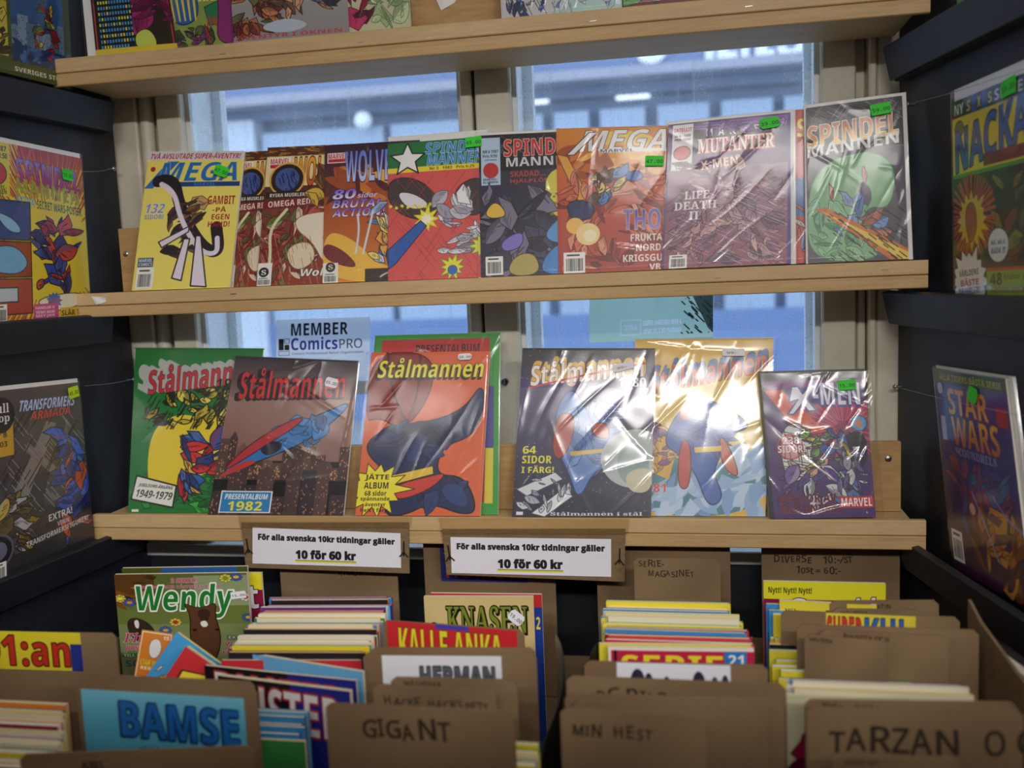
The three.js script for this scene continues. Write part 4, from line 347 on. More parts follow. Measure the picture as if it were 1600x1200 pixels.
// middle shelf
const mid = (o) => shelfComic({ shelf: 'middle', yaw: 1.6, zb: 0.151, ...o });
mid({ label: 'yellow bagged comic with big blue title and a white looping ribbon', map: TX.megaYellow, px: [[207, 455], [358, 450], [382, 236], [235, 238]], t: 0.006, bag: [0.002, 0, 0.007, 0.001], seed: 21, stick: [[0, 0.8, 0.845, 0.028, 0.019, -0.4, true]], t: 0.005, zb: 0.1575 });
const forest = { map: TX.forest, t: 0.003, bag: true, seed: 22 };
mid({ ...forest, label: 'red forest comic mostly tucked behind the yellow one with blue title', px: [[348, 451], [470, 446], [505, 232], [366, 239]], seed: 23, t: 0.002, zb: 0.1445, yaw: 0.5 });
mid({ ...forest, label: 'red forest comic with yellow title, round portrait blot and pale page strip', px: [[402, 447.5], [560, 442], [578, 224], [421, 231.5]], zb: 0.1515 });
mid({ label: 'dark purple comic with tall blue title over glowing orange lava', map: TX.molten, px: [[505, 443], [655, 437.5], [657, 219], [510, 228.5]], t: 0.003, bag: true, seed: 24 });
mid({ label: 'comic with green banner, white star and blue title above a red field', map: TX.greenStar, px: [[607, 439.5], [760, 434], [757, 214], [608, 226]], board: [0.0005, 0, 0.004, 0.014], t: 0.003, bag: [0.003, 0, 0.004, 0.002], seed: 25, stick: [[1, 0.9, 0.96, 0.028, 0.018, 0.05]] });
mid({ label: 'dark blue grey comic with red title and pale blue side column', map: TX.night, px: [[752, 434.5], [905, 428.5], [902, 205], [750, 213]], board: [0.005, 0, 0.005, 0.006], t: 0.003, bag: [0.003, 0, 0.004, 0.003], seed: 26 });
mid({ label: 'orange comic with white slanted title and purple and white lettering below', map: TX.megaOrange, px: [[873, 428.5], [1042, 421.5], [1045, 196.5], [871, 202]], t: 0.006, bag: [0.001, 0, 0.004, 0.003], seed: 27, stick: [[2, 0.885, 0.745, 0.03, 0.017, -0.05]] });
mid({ label: 'purple and pink comic with white serif title and a white side column', map: TX.purple, px: [[1033, 421], [1236, 412], [1236, 176], [1045, 196]], board: [0.003, 0, 0.008, 0.007], t: 0.004, bag: [0.003, 0, 0.005, 0.002], seed: 28, crease: 1.3, stick: [[3, 0.83, 0.935, 0.031, 0.018, 0.12, true]], yaw: 0.6 });
mid({ label: 'red and blue comic showing only a sliver between two bagged comics', map: TX.redSliver, px: [[1238, 412.5], [1390, 405.5], [1388, 160], [1240, 173]], t: 0.003, bag: true, seed: 29, zb: 0.144, yaw: 0.2 });
mid({ label: 'grey and green comic with amber title on black webbing, at the shelf end', map: TX.webTop, px: [[1263, 412], [1420, 405], [1410, 150], [1260, 170]], board: [0.003, 0, 0.007, 0.007], t: 0.003, bag: [0.002, 0, 0.004, 0.003], seed: 30, crease: 1.3, stick: [[4, 0.77, 0.925, 0.03, 0.018, 0.14]], zb: 0.157, yaw: 0.4 });
// bottom shelf
const low = (o) => shelfComic({ shelf: 'bottom', category: 'comic album', name: 'comic_album', yaw: 1.0, zb: 0.151, t: 0.006, bag: [0.007, 0, 0.01, 0.003], crease: 1.4, ...o });
low({ label: 'green and yellow album with red block title and a torn white anniversary note', map: TX.jubilee, px: [[201, 804], [384, 805], [412, 545], [214, 544]], seed: 41, zb: 0.1445, t: 0.004 });
low({ label: 'brown album with red title over a dusky city skyline', map: TX.skyscraper, px: [[325, 804.5], [536, 806.5], [560, 564.5], [369, 556.5]], seed: 42, zb: 0.157, t: 0.005, yaw: 0.3, stick: [[9, 0.81, 0.85, 0.024, 0.017, -0.25, true]], onBag: false });
low({ label: 'red album with green border standing behind the orange one', map: TX.redAlbum, px: [[566, 806.5], [778, 807], [782, 520], [587, 525]], seed: 43, zb: 0.144, t: 0.004, yaw: 0.4, bag: [0.004, 0, 0.008, 0.002] });
low({ crease: 0.9, label: 'orange album with yellow script title and a yellow starburst', map: TX.orange, px: [[555, 806], [750, 807], [766, 549.5], [581, 551.5]], seed: 144, t: 0.005, zb: 0.1575, yaw: 0.3, bag: [0.012, 0, 0.004, 0.002], stick: [[10, 0.8, 0.965, 0.024, 0.011, 0.02, true]] });
low({ label: 'dark space album with white and yellow title and a grey globe', map: TX.space, px: [[800, 808], [1017, 808.5], [1024, 545], [817, 544.5]], seed: 45, t: 0.005, zb: 0.157, yaw: 0.4, crease: 1.8, stick: [[11, 0.77, 0.885, 0.034, 0.013, 0.22]] });
low({ label: 'yellow album with red and blue title above pale blue clouds', map: TX.clouds, px: [[985, 808], [1196, 810], [1209, 528.5], [993, 530.5]], seed: 46, t: 0.004, zb: 0.1435, yaw: 0.4, crease: 1.8, stick: [[12, 0.72, 0.915, 0.036, 0.012, -0.02]] });
low({ label: 'thick black album with white title and a red box logo, beside a screw', map: TX.thick, px: [[1205, 811], [1369, 809], [1352, 577], [1187, 581]], seed: 47, t: 0.01, spine: '#1b1a26', zb: 0.1585, yaw: 1.5, lean: 13, crease: 2.6, bag: [0.004, 0, 0.014, 0.002], stick: [[13, 0.82, 0.89, 0.027, 0.016, 0.05]] });
// top shelf: only their feet are in view
const top = (o) => shelfComic({ shelf: 'top', lean: 10, zb: 0.146, yaw: 1, bag: [0.004, 0, 0.006, 0.006], ...o });
top({ label: 'purple and green comic with blue windowed tower on white backing board', map: TX.stage, px: [[151, 91], [277, 80], [240, -160], [128, -150]], board: [0.018, 0, 0.002, 0.006], seed: 61, zb: 0.149 });
top({ label: 'pale yellow fairground comic with a striped blue tent', map: TX.fair, px: [[270, 81], [385, 72], [360, -165], [238, -155]], seed: 62, zb: 0.143 });
top({ label: 'grey desert comic with brown rocks and a white spine edge', map: TX.desert, px: [[366, 73], [546, 58], [530, -190], [350, -180]], seed: 63, zb: 0.149, yaw: 0.4 });
top({ label: 'magenta and pale green comic in glossy plastic beside bare board', map: TX.magenta, px: [[530, 59], [642, 49], [628, -200], [512, -190]], seed: 64, crease: 1.6, zb: 0.144 });
top({ label: 'white and blue comic in plastic beside the bare board gap', map: TX.whiteBlue, px: [[784, 38], [885, 30], [875, -225], [772, -210]], seed: 65, crease: 1.6 });
top({ label: 'mint and violet comic in very creased plastic', map: TX.mintViolet, px: [[868, 32], [972, 24], [962, -230], [856, -215]], seed: 66, crease: 2, zb: 0.15, yaw: 0.4 });
top({ label: 'dark red and green comic, last of the plastic wrapped row', map: TX.redGreen, px: [[974, 24], [1130, 11], [1122, -245], [964, -230]], seed: 67, zb: 0.147 });
// side walls
sideComic(sideL, { label: 'comic with olive border and blue city picture on the black wall', map: TX.olive, px: [[-25, 104], [118, 139], [108, -90], [-32, -125]], y0: 1.826, seed: 71, bag: [0.002, 0, 0.002, 0.004] });
sideComic(sideL, { label: 'yellow sunburst comic with tall purple title on the black wall', map: TX.sunburst, px: [[-18, 506], [146, 492], [135, 247], [-14, 216]], y0: 1.442, seed: 72, board: [0.002, 0, 0.002, 0.009], bag: [0.002, 0, 0.002, 0.004], stick: [[5, 0.8, 0.875, 0.024, 0.019, -0.1]] });
sideComic(sideL, { label: 'grey comic with blue slanted title and lime price sticker', map: TX.grey, px: [[-16, 918], [151, 850], [131, 597], [-16, 613]], y0: 1.04, seed: 73, board: [0.002, 0, 0.002, 0.007], bag: [0.002, 0, 0.002, 0.004], stick: [[6, 0.9, 0.945, 0.025, 0.02, 0.1]] });
sideComic(sideR, { label: 'yellow headed comic with jagged blue letters on the black wall', map: TX.jagged, px: [[1488, 462], [1618, 462], [1612, 104], [1476, 161]], y0: 1.432, seed: 74, board: [0.003, 0, 0.003, 0.018], bag: [0.002, 0, 0.002, 0.003], stick: [[7, 0.72, 0.96, 0.035, 0.022, 0.1]] });
sideComic(sideR, { label: 'indigo comic with orange block letters in a loose grey sleeve', map: TX.indigo, px: [[1486, 888], [1608, 955], [1557, 592], [1448, 575]], y0: 1.04, seed: 75, board: [0.002, 0, 0.012, 0.004], bag: [0.002, 0, 0.004, 0.003], stick: [[8, 0.6, 0.9, 0.026, 0.022, -0.15, true]] });
sideComic(sideR, { label: 'dark red comic peeking over the highest ledge of the black wall', map: TX.redGreen, px: [[1490, 12], [1640, -62], [1632, -330], [1485, -240]], y0: 1.818, seed: 76 });

// screws and retaining threads on the side walls
for (const [w, sx, sy, ex, ey, name] of [[sideL, 172, 264, 128, 268, 'sunburst comic'], [sideL, 203, 593, 132, 603, 'grey comic'], [sideR, 1426, 163, 1600, 108, 'comic with jagged blue letters'], [sideR, 1406, 604, 1600, 650, 'indigo comic']]) {
  const [u, y] = onSide(w, sx, sy, 0.004), [u2, y2] = onSide(w, ex, ey, 0.03), root = thing('wall_screw', `small steel screw holding the thread in front of the ${name}`, 'screw'); put(root, frame(w, u, y, 0));
  const g = new THREE.CylinderGeometry(0.0022, 0.0022, 0.012, 10); g.rotateX(Math.PI / 2); g.translate(0, 0, 0.006); mesh('shank', g, M.steel, root); const h = new THREE.SphereGeometry(0.0048, 14, 8, 0, 6.3, 0, 1.3); h.rotateX(Math.PI / 2); h.translate(0, 0, 0.011); mesh('head', h, M.steel, root);
  const a = frame(w, u, y, 0.011).p, b = frame(w, u2, y2, 0.03).p, m = a.clone().lerp(b, 0.5); m.y -= 0.002;
  tag(mesh('retaining_thread', new THREE.TubeGeometry(new THREE.CatmullRomCurve3([a, m, b]), 12, 0.0004, 5), M.thread, scene), `thin grey thread stretched in front of the ${name}`, 'thread');
}

// ---------------------------------------------------------------- hanging price signs
const signTex = print((A) => { A.fill('#eceaf4'); A.text('För alla svenska 10kr tidningar gäller', 4, 17, 92, 21, { c: '#14121a', line: '#14121a', lw: 17 }); A.text('10 för 60 kr', 30, 58, 40, 24, { c: '#14121a', line: '#14121a', lw: 18 }); A.rect(29.5, 86, 41, 1.4, '#3a3a20'); A.rect(29.5, 87.4, 41, 4.6, '#dcd92c'); }, 5, 768, 192);
for (const [bl, br, tr, tl, pl, lab] of [[[384, 887], [640, 896], [638, 817], [377, 817], [[395, 880], [627, 887], [626, 833], [395, 824]], 'hanging cardboard price sign beneath the brown skyline album'], [[698, 898], [976, 909], [977, 827], [691, 827], [[706, 895], [955, 901], [955, 842], [704, 839]], 'hanging cardboard price sign between the orange and the space album']]) {
  const Z = 0.1665, q = [bl, br, tr, tl].map(([x, y]) => { const p = atZ(x, y, Z); return [p.x, p.y]; }), root = thing('price_sign', lab, 'sign', [0, 0, Z]);
  mesh('cardboard', slab(q, 0, 0.0032, { nx: 6, ny: 3, wave: 0.0006, seed: 4 }), M.card, root);
  mesh('paper', slab(pl.map(([x, y]) => { const p = atZ(x, y, Z); return [p.x, p.y]; }), 0.0012, 0.0003, { nx: 8, ny: 2, wave: 0.0003 }), S({ map: signTex, roughness: 0.7 }), root);
  const tq = [[q[3][0] - 0.004, q[3][1] - 0.008], [q[2][0] + 0.004, q[2][1] - 0.008], [q[2][0] + 0.008, 1.0955], [q[3][0] - 0.006, 1.0955]];
  mesh('clear_tape', film(tq, 0.001, -0.0015, 90 + Math.round(q[0][0] * 50), 0.9), M.tape, root);
  for (const [u, k] of [[0.028, 0], [0.972, 1]]) { const [x, y] = inQuad(q, u, 0.5), g = mergeGeometries([new THREE.BoxGeometry(0.0024, 0.026, 0.0003), new THREE.BoxGeometry(0.0024, 0.011, 0.0003).rotateZ(0.7).translate(0.004, -0.011, 0), new THREE.BoxGeometry(0.0024, 0.011, 0.0003).rotateZ(-0.7).translate(-0.004, -0.011, 0)]); const m = mesh('drawn_arrow', g, S({ color: hex('#1b1712'), roughness: 0.6 }), root); m.position.set(x, y, 0.0018 + 0.0004); m.rotation.z = k ? -0.06 : 0.1; }
}
// sheets stuck to the glass
{ const Z = -0.0312, c = [[432, 610], [578, 606], [578, 495], [432, 500]].map(([x, y]) => { const p = atZ(x, y, Z); return [p.x, p.y]; }), root = thing('member_notice', 'white notice with black and blue lettering stuck to the window', 'notice', [0, 0, Z]);
  mesh('sheet', leaf(c, 0.0004), Ph({ roughness: 0.8, transmission: 0.65, thickness: 0, map: print((A) => { A.fill('#f8f8f6'); A.text('MEMBER', 16, 6, 61, 17, { c: '#17181c' }); A.rect(2.5, 27, 5.5, 16, '#17181c'); A.rect(9, 27, 5, 6.5, '#f2f2f4', '#555', 0.6); A.rect(9, 35.5, 5, 7.5, '#17181c'); A.rect(2.5, 44.5, 11.5, 6, '#f2f2f4', '#777', 0.6); A.text('Comics', 16, 25.5, 50, 18, { c: '#233f8c' }); A.text('PRO', 68, 29.5, 24, 13.5, { c: '#3a3c46', light: true }); A.text('Comics Professional Retail Organization', 17, 46.5, 76, 4.6, { c: '#4a4c58', light: true }); }, 3, 512, 400) }), root); }
{ const Z = -0.0312, c = [[921, 536], [1114, 527], [1114, 330], [921, 336]].map(([x, y]) => { const p = atZ(x, y, Z); return [p.x, p.y]; }), root = thing('window_poster', 'pale green road poster with mirrored lettering stuck to the window', 'poster', [0, 0, Z]);
  mesh('sheet', leaf(c, 0.0004), Ph({ roughness: 0.95, transmission: 0.85, thickness: 0, map: print((A) => { A.fade(0, 0, 100, 100, '#bcdcc6', '#cce6d0'); A.ink(0, 0, 100, 50, ['#b4d6be', '#c4e0cc', '#bad8c4'], 20, 18, null); A.poly([[72, 40], [100, 40], [100, 96], [96, 92]], '#4c5c50'); A.hatch(74, 40, 26, 56, '#2c382e', 60, 8, 0.8, 1); A.curve([[68, 40], [86, 84]], '#d0e4d8', 1); A.curve([[14, 66], [8, 78]], '#d0e4d8', 0.8); A.curve([[34, 66], [31, 80]], '#d0e4d8', 0.8); A.curve([[52, 66], [56, 80]], '#d0e4d8', 0.8); A.g.save(); A.g.translate(A.W, 0); A.g.scale(-1, 1); A.text('A NEW ORIGINAL SERIES', 25, 84, 31, 4, { c: '#ffffff' }); A.text('SUNDAY OCT 31 10/9c', 25, 90.5, 31, 4, { c: '#ffffff' }); A.rect(58, 83, 16, 12, 'rgba(0,0,0,0)', '#eef4f0', 0.9); A.text('amc', 60.5, 86.5, 11, 5, { c: '#eef4f0' }); A.g.restore(); }, 4, 512, 512) }), root); }

// ---------------------------------------------------------------- boxes of back issues on the table
const TABLE = 0.76;
{ const t = thing('display_table', 'dark table carrying the cardboard boxes of comics under the window', 'table', [0, 0, 0]); mesh('table_top', bevel(-1.05, 0.325, TABLE - 0.03, TABLE, 0.012, 1.12), M.black, t); for (const [x, z] of [[-0.95, 0.06], [0.28, 0.06], [-0.95, 1.06], [0.28, 1.06]]) mesh('leg', box(x - 0.03, x + 0.03, 0, TABLE - 0.03, z - 0.03, z + 0.03), M.black, t); }
const boxes = [['cardboard box of filed comics holding the horse magazine', -0.945, -0.65, 0.25, 0.58, 0.93, 0.0], ['cardboard box full of page edges under the red figures sign', -0.985, -0.745, 0.586, 1.1, 0.94, 0], ['cardboard box of filed comics with the black and blue annuals', -0.64, -0.432, 0.07, 0.735, 0.85, 0.05], ['cardboard box with the light blue lettered board at its back', -0.735, -0.452, 0.742, 1.1, 0.93, 0], ['cardboard box with the red and yellow lettered divider', -0.412, -0.186, 0.07, 1.0, 0.82, 0.02], ['cardboard box with the magenta and yellow lettered comic', -0.166, 0.068, 0.07, 1.0, 0.82, 0], ['cardboard box with a tall torn side flap beside the black wall', 0.072, 0.334, 0.06, 1.0, 0.86, 0]];
for (const [label, X0, X1, z0, z1, h, yaw] of boxes) {
  const cx = (X0 + X1) / 2, b = thing('cardboard_box', label, 'box', [cx, TABLE, (z0 + z1) / 2]), x0 = X0 - cx, x1 = X1 - cx, H = h - TABLE, t = 0.004, zh = (z1 - z0) / 2, end = X1 > 0.3; b.rotation.y = yaw;
  mesh('bottom', box(x0, x1, 0.0005, t, -zh, zh), M.card, b); mesh('side', box(x0, x0 + t, t, H, -zh, zh), M.card, b);
  mesh('side', box(x1 - t, x1, t, H, -zh, zh), M.card, b); mesh('back', box(x0 + t, x1 - t, t, H, -zh, -zh + t), M.card, b); mesh('front', box(x0 + t, x1 - t, t, H - 0.05, zh - t, zh), M.card, b);
  if (end) { const a = atY(1490, 936, 1.062), s = new THREE.Shape(); s.moveTo(0, H - 0.0); s.lineTo(0, 1.062 - TABLE); s.lineTo(0.05, 1.052 - TABLE); s.lineTo(0.2, 1.046 - TABLE); s.lineTo(0.42, 1.05 - TABLE); s.lineTo(0.42, H); s.closePath(); const g = new THREE.ExtrudeGeometry(s, { depth: 0.004, bevelEnabled: false }); g.rotateY(-Math.PI / 2); g.translate(x1 + 0.0045, 0, a.z - (z0 + z1) / 2); mesh('side_flap', metre(g), M.card, b); }
}
// handwriting sheet shared by the cardboard dividers
const notes = [['RYMOR', 50, 60, 12], ['SERIE-|    MAGASINET', 6, 22, 20], ['DIVERSE    10:-/ST|        10st = 60:-', 9, 36, 14], ['GIGANT', 19, 36, 26], ['HACKE  HACKSPETT', 9, 34, 18], ['MIN  HEST', 8, 38, 22], ['DC PILOT', 14, 26, 18], ['TARZAN  OCH', 11, 46, 31], ['WESTERN', 6, 18, 14], ['ÄVENTYR OCH|   ÄVENTYR', 18, 16, 12], ['DON MARTIN', 16, 18, 12], ['SMÅ SERIER &', 10, 14, 9], ['Tidn. serier', 8, 12, 10], ['AXEL', 26, 16, 9], ['', 0, 0, 0], ['OCH POCKET', 10, 14, 9]];
const noteMat = S({ roughness: 0.9, map: canvasTex(2048, 1024, (g, W, H) => {
  const r = rng(77), im = g.createImageData(W, H); for (let y = 0; y < H; y++) for (let x = 0; x < W; x++) { const k = (r() - 0.5) * 14 + 2 * Math.sin(y * 0.9) * Math.sin(x * 0.013) + 6 * Math.sin(x * 0.011 + y * 0.007), i = (y * W + x) * 4; im.data[i] = 128 + k; im.data[i + 1] = 103 + k; im.data[i + 2] = 74 + k * 0.8; im.data[i + 3] = 255; } g.putImageData(im, 0, 0);
  notes.forEach(([s, x, y, size], i) => { const cx = (i % 4) * 512, cy = Math.floor(i / 4) * 256; g.save(); g.beginPath(); g.rect(cx, cy, 512, 256); g.clip(); g.translate(cx, cy); const A = pen(g, 512, 256, 200 + i); s.split('|').forEach((l, k) => A.hand(l, x, y + k * size * 1.15, size, '#2b2016', 1, i === 3 || i === 7 || i === 5 ? 3 : 1.4)); g.restore(); });
}) });
const noteUV = (n) => { const x = n % 4, y = Math.floor(n / 4); return [(x + 0.004) / 4, 1 - (y + 0.996) / 4, (x + 0.996) / 4, 1 - (y + 0.004) / 4]; };
function divider(label, tl, tr, y, n, o = {}) {   // a cardboard divider standing in a box, found by its two top corners at height y
  const a = o.z ? atZ(...tl, o.z) : atY(...tl, y), b = o.z ? atZ(...tr, o.z) : atY(...tr, y), w = Math.hypot(b.x - a.x, b.z - a.z), h = y - TABLE - 0.006, root = thing('cardboard_divider', label, 'divider', [(a.x + b.x) / 2, TABLE + 0.006, (a.z + b.z) / 2]);
  root.rotation.y = -Math.atan2(b.z - a.z, b.x - a.x) + (o.turn ?? 0); const c = 0.006, q = [[-w / 2, 0], [w / 2, 0], [w / 2, h], [-w / 2, h]];
  const hh = Math.min(h, w * 0.5), face = [[-w / 2, h - hh], [w / 2, h - hh], [w / 2, h], [-w / 2, h]];
  const m = h - hh, s = new THREE.Shape(), low = new THREE.Shape(); low.moveTo(-w / 2, 0); low.lineTo(w / 2, 0); low.lineTo(w / 2, m); low.lineTo(-w / 2, m); low.closePath();
  s.moveTo(-w / 2, m); s.lineTo(w / 2, m); s.lineTo(w / 2, h - c); s.lineTo(w / 2 - c, h); s.lineTo(-w / 2 + c, h - (o.dip ?? 0.001)); s.lineTo(-w / 2, h - c); s.closePath();
  const ex = { depth: 0.003, bevelEnabled: false, curveSegments: 4 }, parts = [new THREE.ExtrudeGeometry(low, ex), new THREE.ExtrudeGeometry(s, ex)];
  parts.forEach((k, up) => { const p = k.attributes.position, uv = k.attributes.uv; for (let i = 0; i < p.count; i++) { const front = up && p.getZ(i) > 0.001, U = noteUV(front ? n : 14), u = (p.getX(i) + w / 2) / w, v = up ? (p.getY(i) - m) / hh : 0.5 * p.getY(i) / m; uv.setXY(i, U[0] + u * (U[2] - U[0]), U[1] + v * (U[3] - U[1])); } });
  const g = mergeGeometries(parts);
  g.translate(0, 0, -0.003); mesh('cardboard', g, noteMat, root);
  if (o.sign) { const [x0, x1, y0, y1, map, rot] = o.sign, sq = [[-w / 2 + x0 * w, h - y1], [-w / 2 + x1 * w, h - y1 - (rot ?? 0)], [-w / 2 + x1 * w, h - y0 - (rot ?? 0)], [-w / 2 + x0 * w, h - y0]]; mesh('pasted_sign', slab(sq, 0.0006, 0.0005, { nx: 4, ny: 2, wave: 0.0002 }), S({ map, roughness: 0.5 }), root); }
  return root;
}
const T91 = print((A) => { A.fill('#e2d22e'); A.text('91:an', 9, 10, 80, 80, { c: '#c8321f', line: '#3a140c', lw: 12 }); A.rect(90, 30, 10, 70, '#24348c'); }, 1, 400, 200);
const TB = print((A) => { A.fill('#58b2d2'); A.fade(0, 0, 100, 40, '#78c4de', '#58b2d2'); A.text('BAMSE', 24, 16, 72, 52, { c: '#1769b8', line: '#123a6c', lw: 14, deep: { x: -1, y: 1, c: '#123a6c', n: 8 }, rise: 0.03 }); A.text('världens starkaste björn', 34, 80, 58, 12, { c: '#1c3c60', rise: 0.02 }); }, 2, 512, 256);
const TK = print((A) => { A.fill('#c8262c'); A.rect(38, 0, 26, 10, '#4c3ca8'); A.text('KALLE ANKA', 9, 14, 80, 76, { c: '#e8da2c', line: '#4c3a10', lw: 10 }); A.text('& C:O', 88, 64, 8, 18, { c: '#8ca03c' }); }, 3, 512, 128);
const TH = print((A) => { A.fill('#e6e7ee'); A.text('HERMAN', 32, 24, 62, 44, { c: '#5c606c', line: '#2a2c34', lw: 22 }); }, 4, 512, 192);
const TP = print((A) => { A.fill('#e8e8f2'); [[18, 24, 9], [28, 32, 6], [44, 38, 6], [72, 26, 8], [86, 36, 5], [95, 32, 5]].forEach(([x, y, s]) => A.soft([[x - s, y + 70], [x - s * 0.6, y - 14], [x + s * 0.8, y - 10], [x + s, y + 70]], '#2c2440')); }, 5, 512, 96);
const TS = print((A) => { A.fill('#dccb34'); A.text('SUPER', 1, 10, 40, 90, { c: '#c8342c', line: '#4c1c14', lw: 10 }); A.text('KUL', 44, 10, 50, 90, { c: '#2f62b4', line: '#1a2a50', lw: 10 }); }, 6, 256, 96);
const TR = print((A) => { A.fill('#242a70'); A.ink(0, 0, 100, 60, ['#3c8c4c', '#c83c3c', '#d8c43c'], 16, 14); A.text('HUMOR', 6, 66, 88, 26, { c: '#b02c34' }); }, 7, 256, 160);

const D = {};
D.rymor = divider('brown divider with a handwritten word behind the tall comic row', [438, 900], [621, 900], 1.045, 0, { z: 0.13 });
D.backD = divider('grey brown divider with a dark blue print behind the military green title', [664, 910], [868, 910], 1.045, 14, { z: 0.12, sign: [0.13, 0.79, 0.0, 0.076, TR] });
D.kalle = divider('divider with red sign and yellow capitals', [597, 968], [818, 985], 1.05, 14, { sign: [0.035, 0.955, 0.001, 0.06, TK] });
D.herman = divider('divider with white sign and grey block capitals', [567, 1020], [838, 1022], 1.055, 14, { sign: [0.11, 0.8, 0.003, 0.06, TH] });
divider('plain divider just behind the divider with white sign', [578, 1011], [836, 1013], 1.056, 14);
divider('narrow divider with scrawled words and an ampersand', [610, 1057], [808, 1063], 1.055, 11);
divider('low divider with two scrawled words behind the giant lettered one', [582, 1068], [775, 1080], 1.055, 4);
D.gigant = divider('wide divider with one large handwritten word beginning with G', [508, 1097], [803, 1112], 1.06, 3);
divider('tall brown divider with faint writing behind the comic serial divider', [932, 880], [1141, 880], 1.045, 15, { z: 0.12 });
D.serie = divider('narrow brown divider with two handwritten lines standing high', [990, 871], [1125, 873], 1.05, 1);
D.puss = divider('divider with a white strip showing only dark letter tops', [913, 1032], [1200, 1040], 1.05, 14, { sign: [0.18, 0.8, 0.001, 0.06, TP] });
divider('divider with handwritten letters behind three plain ones', [885, 1055], [1228, 1070], 1.055, 6);
divider('plain brown divider with rounded corners, in the box with the white strip', [882, 1083], [1226, 1093], 1.055, 14);
divider('small plain divider directly behind the two word horse divider', [895, 1094], [1200, 1102], 1.052, 14);
divider('broad divider with two faded handwritten words, before plain ones', [875, 1105], [1103, 1120], 1.055, 5);
D.diverse = divider('grey divider with handwritten prices, against the black panel', [1190, 880], [1406, 880], 1.045, 2, { z: 0.1 });
divider('divider with handwritten name behind the yellow sign strip', [1297, 938], [1467, 938], 1.05, 10);
divider('low worn divider with faint writing beneath the handwritten name', [1300, 950], [1440, 953], 1.042, 11);
D.sign = divider('wide divider with a yellow sign strip of red and blue letters', [1220, 953], [1500, 965], 1.05, 14, { sign: [0.26, 0.76, 0.001, 0.05, TS] });
divider('wide blank divider behind the western one', [1245, 975], [1530, 985], 1.055, 14);
divider('divider with two handwritten lines and a rounded corner', [1282, 982], [1483, 995], 1.055, 9);
divider('small divider reading western in pen strokes', [1257, 990], [1387, 1003], 1.055, 8);
D.tarzan = divider('large pale divider with big handwritten capitals beginning with T', [1260, 1104], [1600, 1110], 1.06, 7);
divider('divider with small handwriting just behind the big T capitals', [1258, 1092], [1590, 1098], 1.062, 12);
divider('low divider in front of the big T capitals', [1300, 1182], [1500, 1184], 1.03, 15);
D.an = divider('divider with yellow sign and large red figures', [-40, 985], [180, 990], 1.05, 14, { sign: [-0.02, 0.755, 0.0, 0.053, T91] });
D.bamse = divider('thick divider with a sky blue sign and dark blue capitals', [117, 1060], [400, 1076], 1.06, 14, { sign: [0.03, 0.93, 0.012, 0.092, TB] });
divider('plain divider right behind the sky blue sign', [122, 1052], [396, 1066], 1.06, 14);
divider('low divider with faint pen letters in front of the sky blue sign', [30, 1178], [395, 1166], 1.028, 13);

// filed comics: cover in front, pages above
const coverCols = ['#2f86c4', '#c8303a', '#e2cf34', '#2a2a78', '#1c1a20', '#3a8c44', '#7a2a70', '#e08030', '#ded6c4', '#5fb0d8', '#8c1c34', '#d8d0b4'].map((c) => S({ color: hex(c), roughness: 0.45 })), paperCols = ['#eadfc4', '#e4d3a8', '#f0e9d8', '#dcc79a'].map((c) => S({ color: hex(c), roughness: 0.9 }));
const unit = new THREE.BoxGeometry(1, 1, 1);
const HUE = ['blue', 'red', 'yellow', 'navy', 'black', 'green', 'purple', 'orange', 'ivory', 'sky blue', 'crimson', 'cream'];
function file(where, from, to, y, n, seed, o = {}) {   // n comics filed from one pair of top corners to another
  const r = rng(seed), A0 = atY(...from[0], y), B0 = atY(...from[1], y), A1 = atY(...to[0], o.y1 ?? y), B1 = atY(...to[1], o.y1 ?? y);
  for (let k = 0; k < n; k++) {
    const f = n > 1 ? k / (n - 1) : 0, x0 = THREE.MathUtils.lerp(A0.x, A1.x, f) + (r() - 0.5) * 0.012, x1 = THREE.MathUtils.lerp(B0.x, B1.x, f) + (r() - 0.5) * 0.012, z = THREE.MathUtils.lerp((A0.z + B0.z) / 2, (A1.z + B1.z) / 2, f), yt = THREE.MathUtils.lerp(y, o.y1 ?? y, f) + (r() - 0.6) * (o.jit ?? 0.014), step = Math.abs(((A1.z + B1.z) - (A0.z + B0.z)) / 2 / Math.max(1, n - 1)), t = Math.min(0.008, step * 0.74 || 0.003), ci = o.cols ? o.cols[Math.floor(r() * o.cols.length)] : Math.floor(r() * coverCols.length), h = yt - TABLE - 0.006;
    const nth = n - k, root = thing('filed_comic', `thin ${HUE[ci]} comic filed upright, ${nth}${nth % 10 === 1 && nth !== 11 ? 'st' : nth % 10 === 2 && nth !== 12 ? 'nd' : nth % 10 === 3 && nth !== 13 ? 'rd' : 'th'} back from ${where}`, 'comic', [(x0 + x1) / 2, TABLE + 0.006, z], 'filed comics behind ' + where); root.rotation.y = (r() - 0.5) * 0.016 + (o.turn ?? 0);
    const w = x1 - x0, pg = mesh('pages', unit, paperCols[Math.floor(r() * paperCols.length)], root); pg.scale.set(w * 0.985, h - 0.001, t); pg.position.set(-w * 0.004, h / 2, 0);
    const c = mesh('cover', unit, coverCols[ci], root); c.scale.set(w, h, 0.0006); c.position.set(0, h / 2, t / 2 + 0.0004); const b = mesh('back_cover', unit, coverCols[(ci + 3) % coverCols.length], root); b.scale.set(w, h, 0.0006); b.position.set(0, h / 2, -t / 2 - 0.0004);
    root.rotation.x = (r() - 0.5) * 0.006;
  }
}
file('the black and blue annual', [[428, 934], [610, 936]], [[350, 1024], [566, 1026]], 1.035, 44, 301, { y1: 1.034, jit: 0.01, turn: 0.08 });
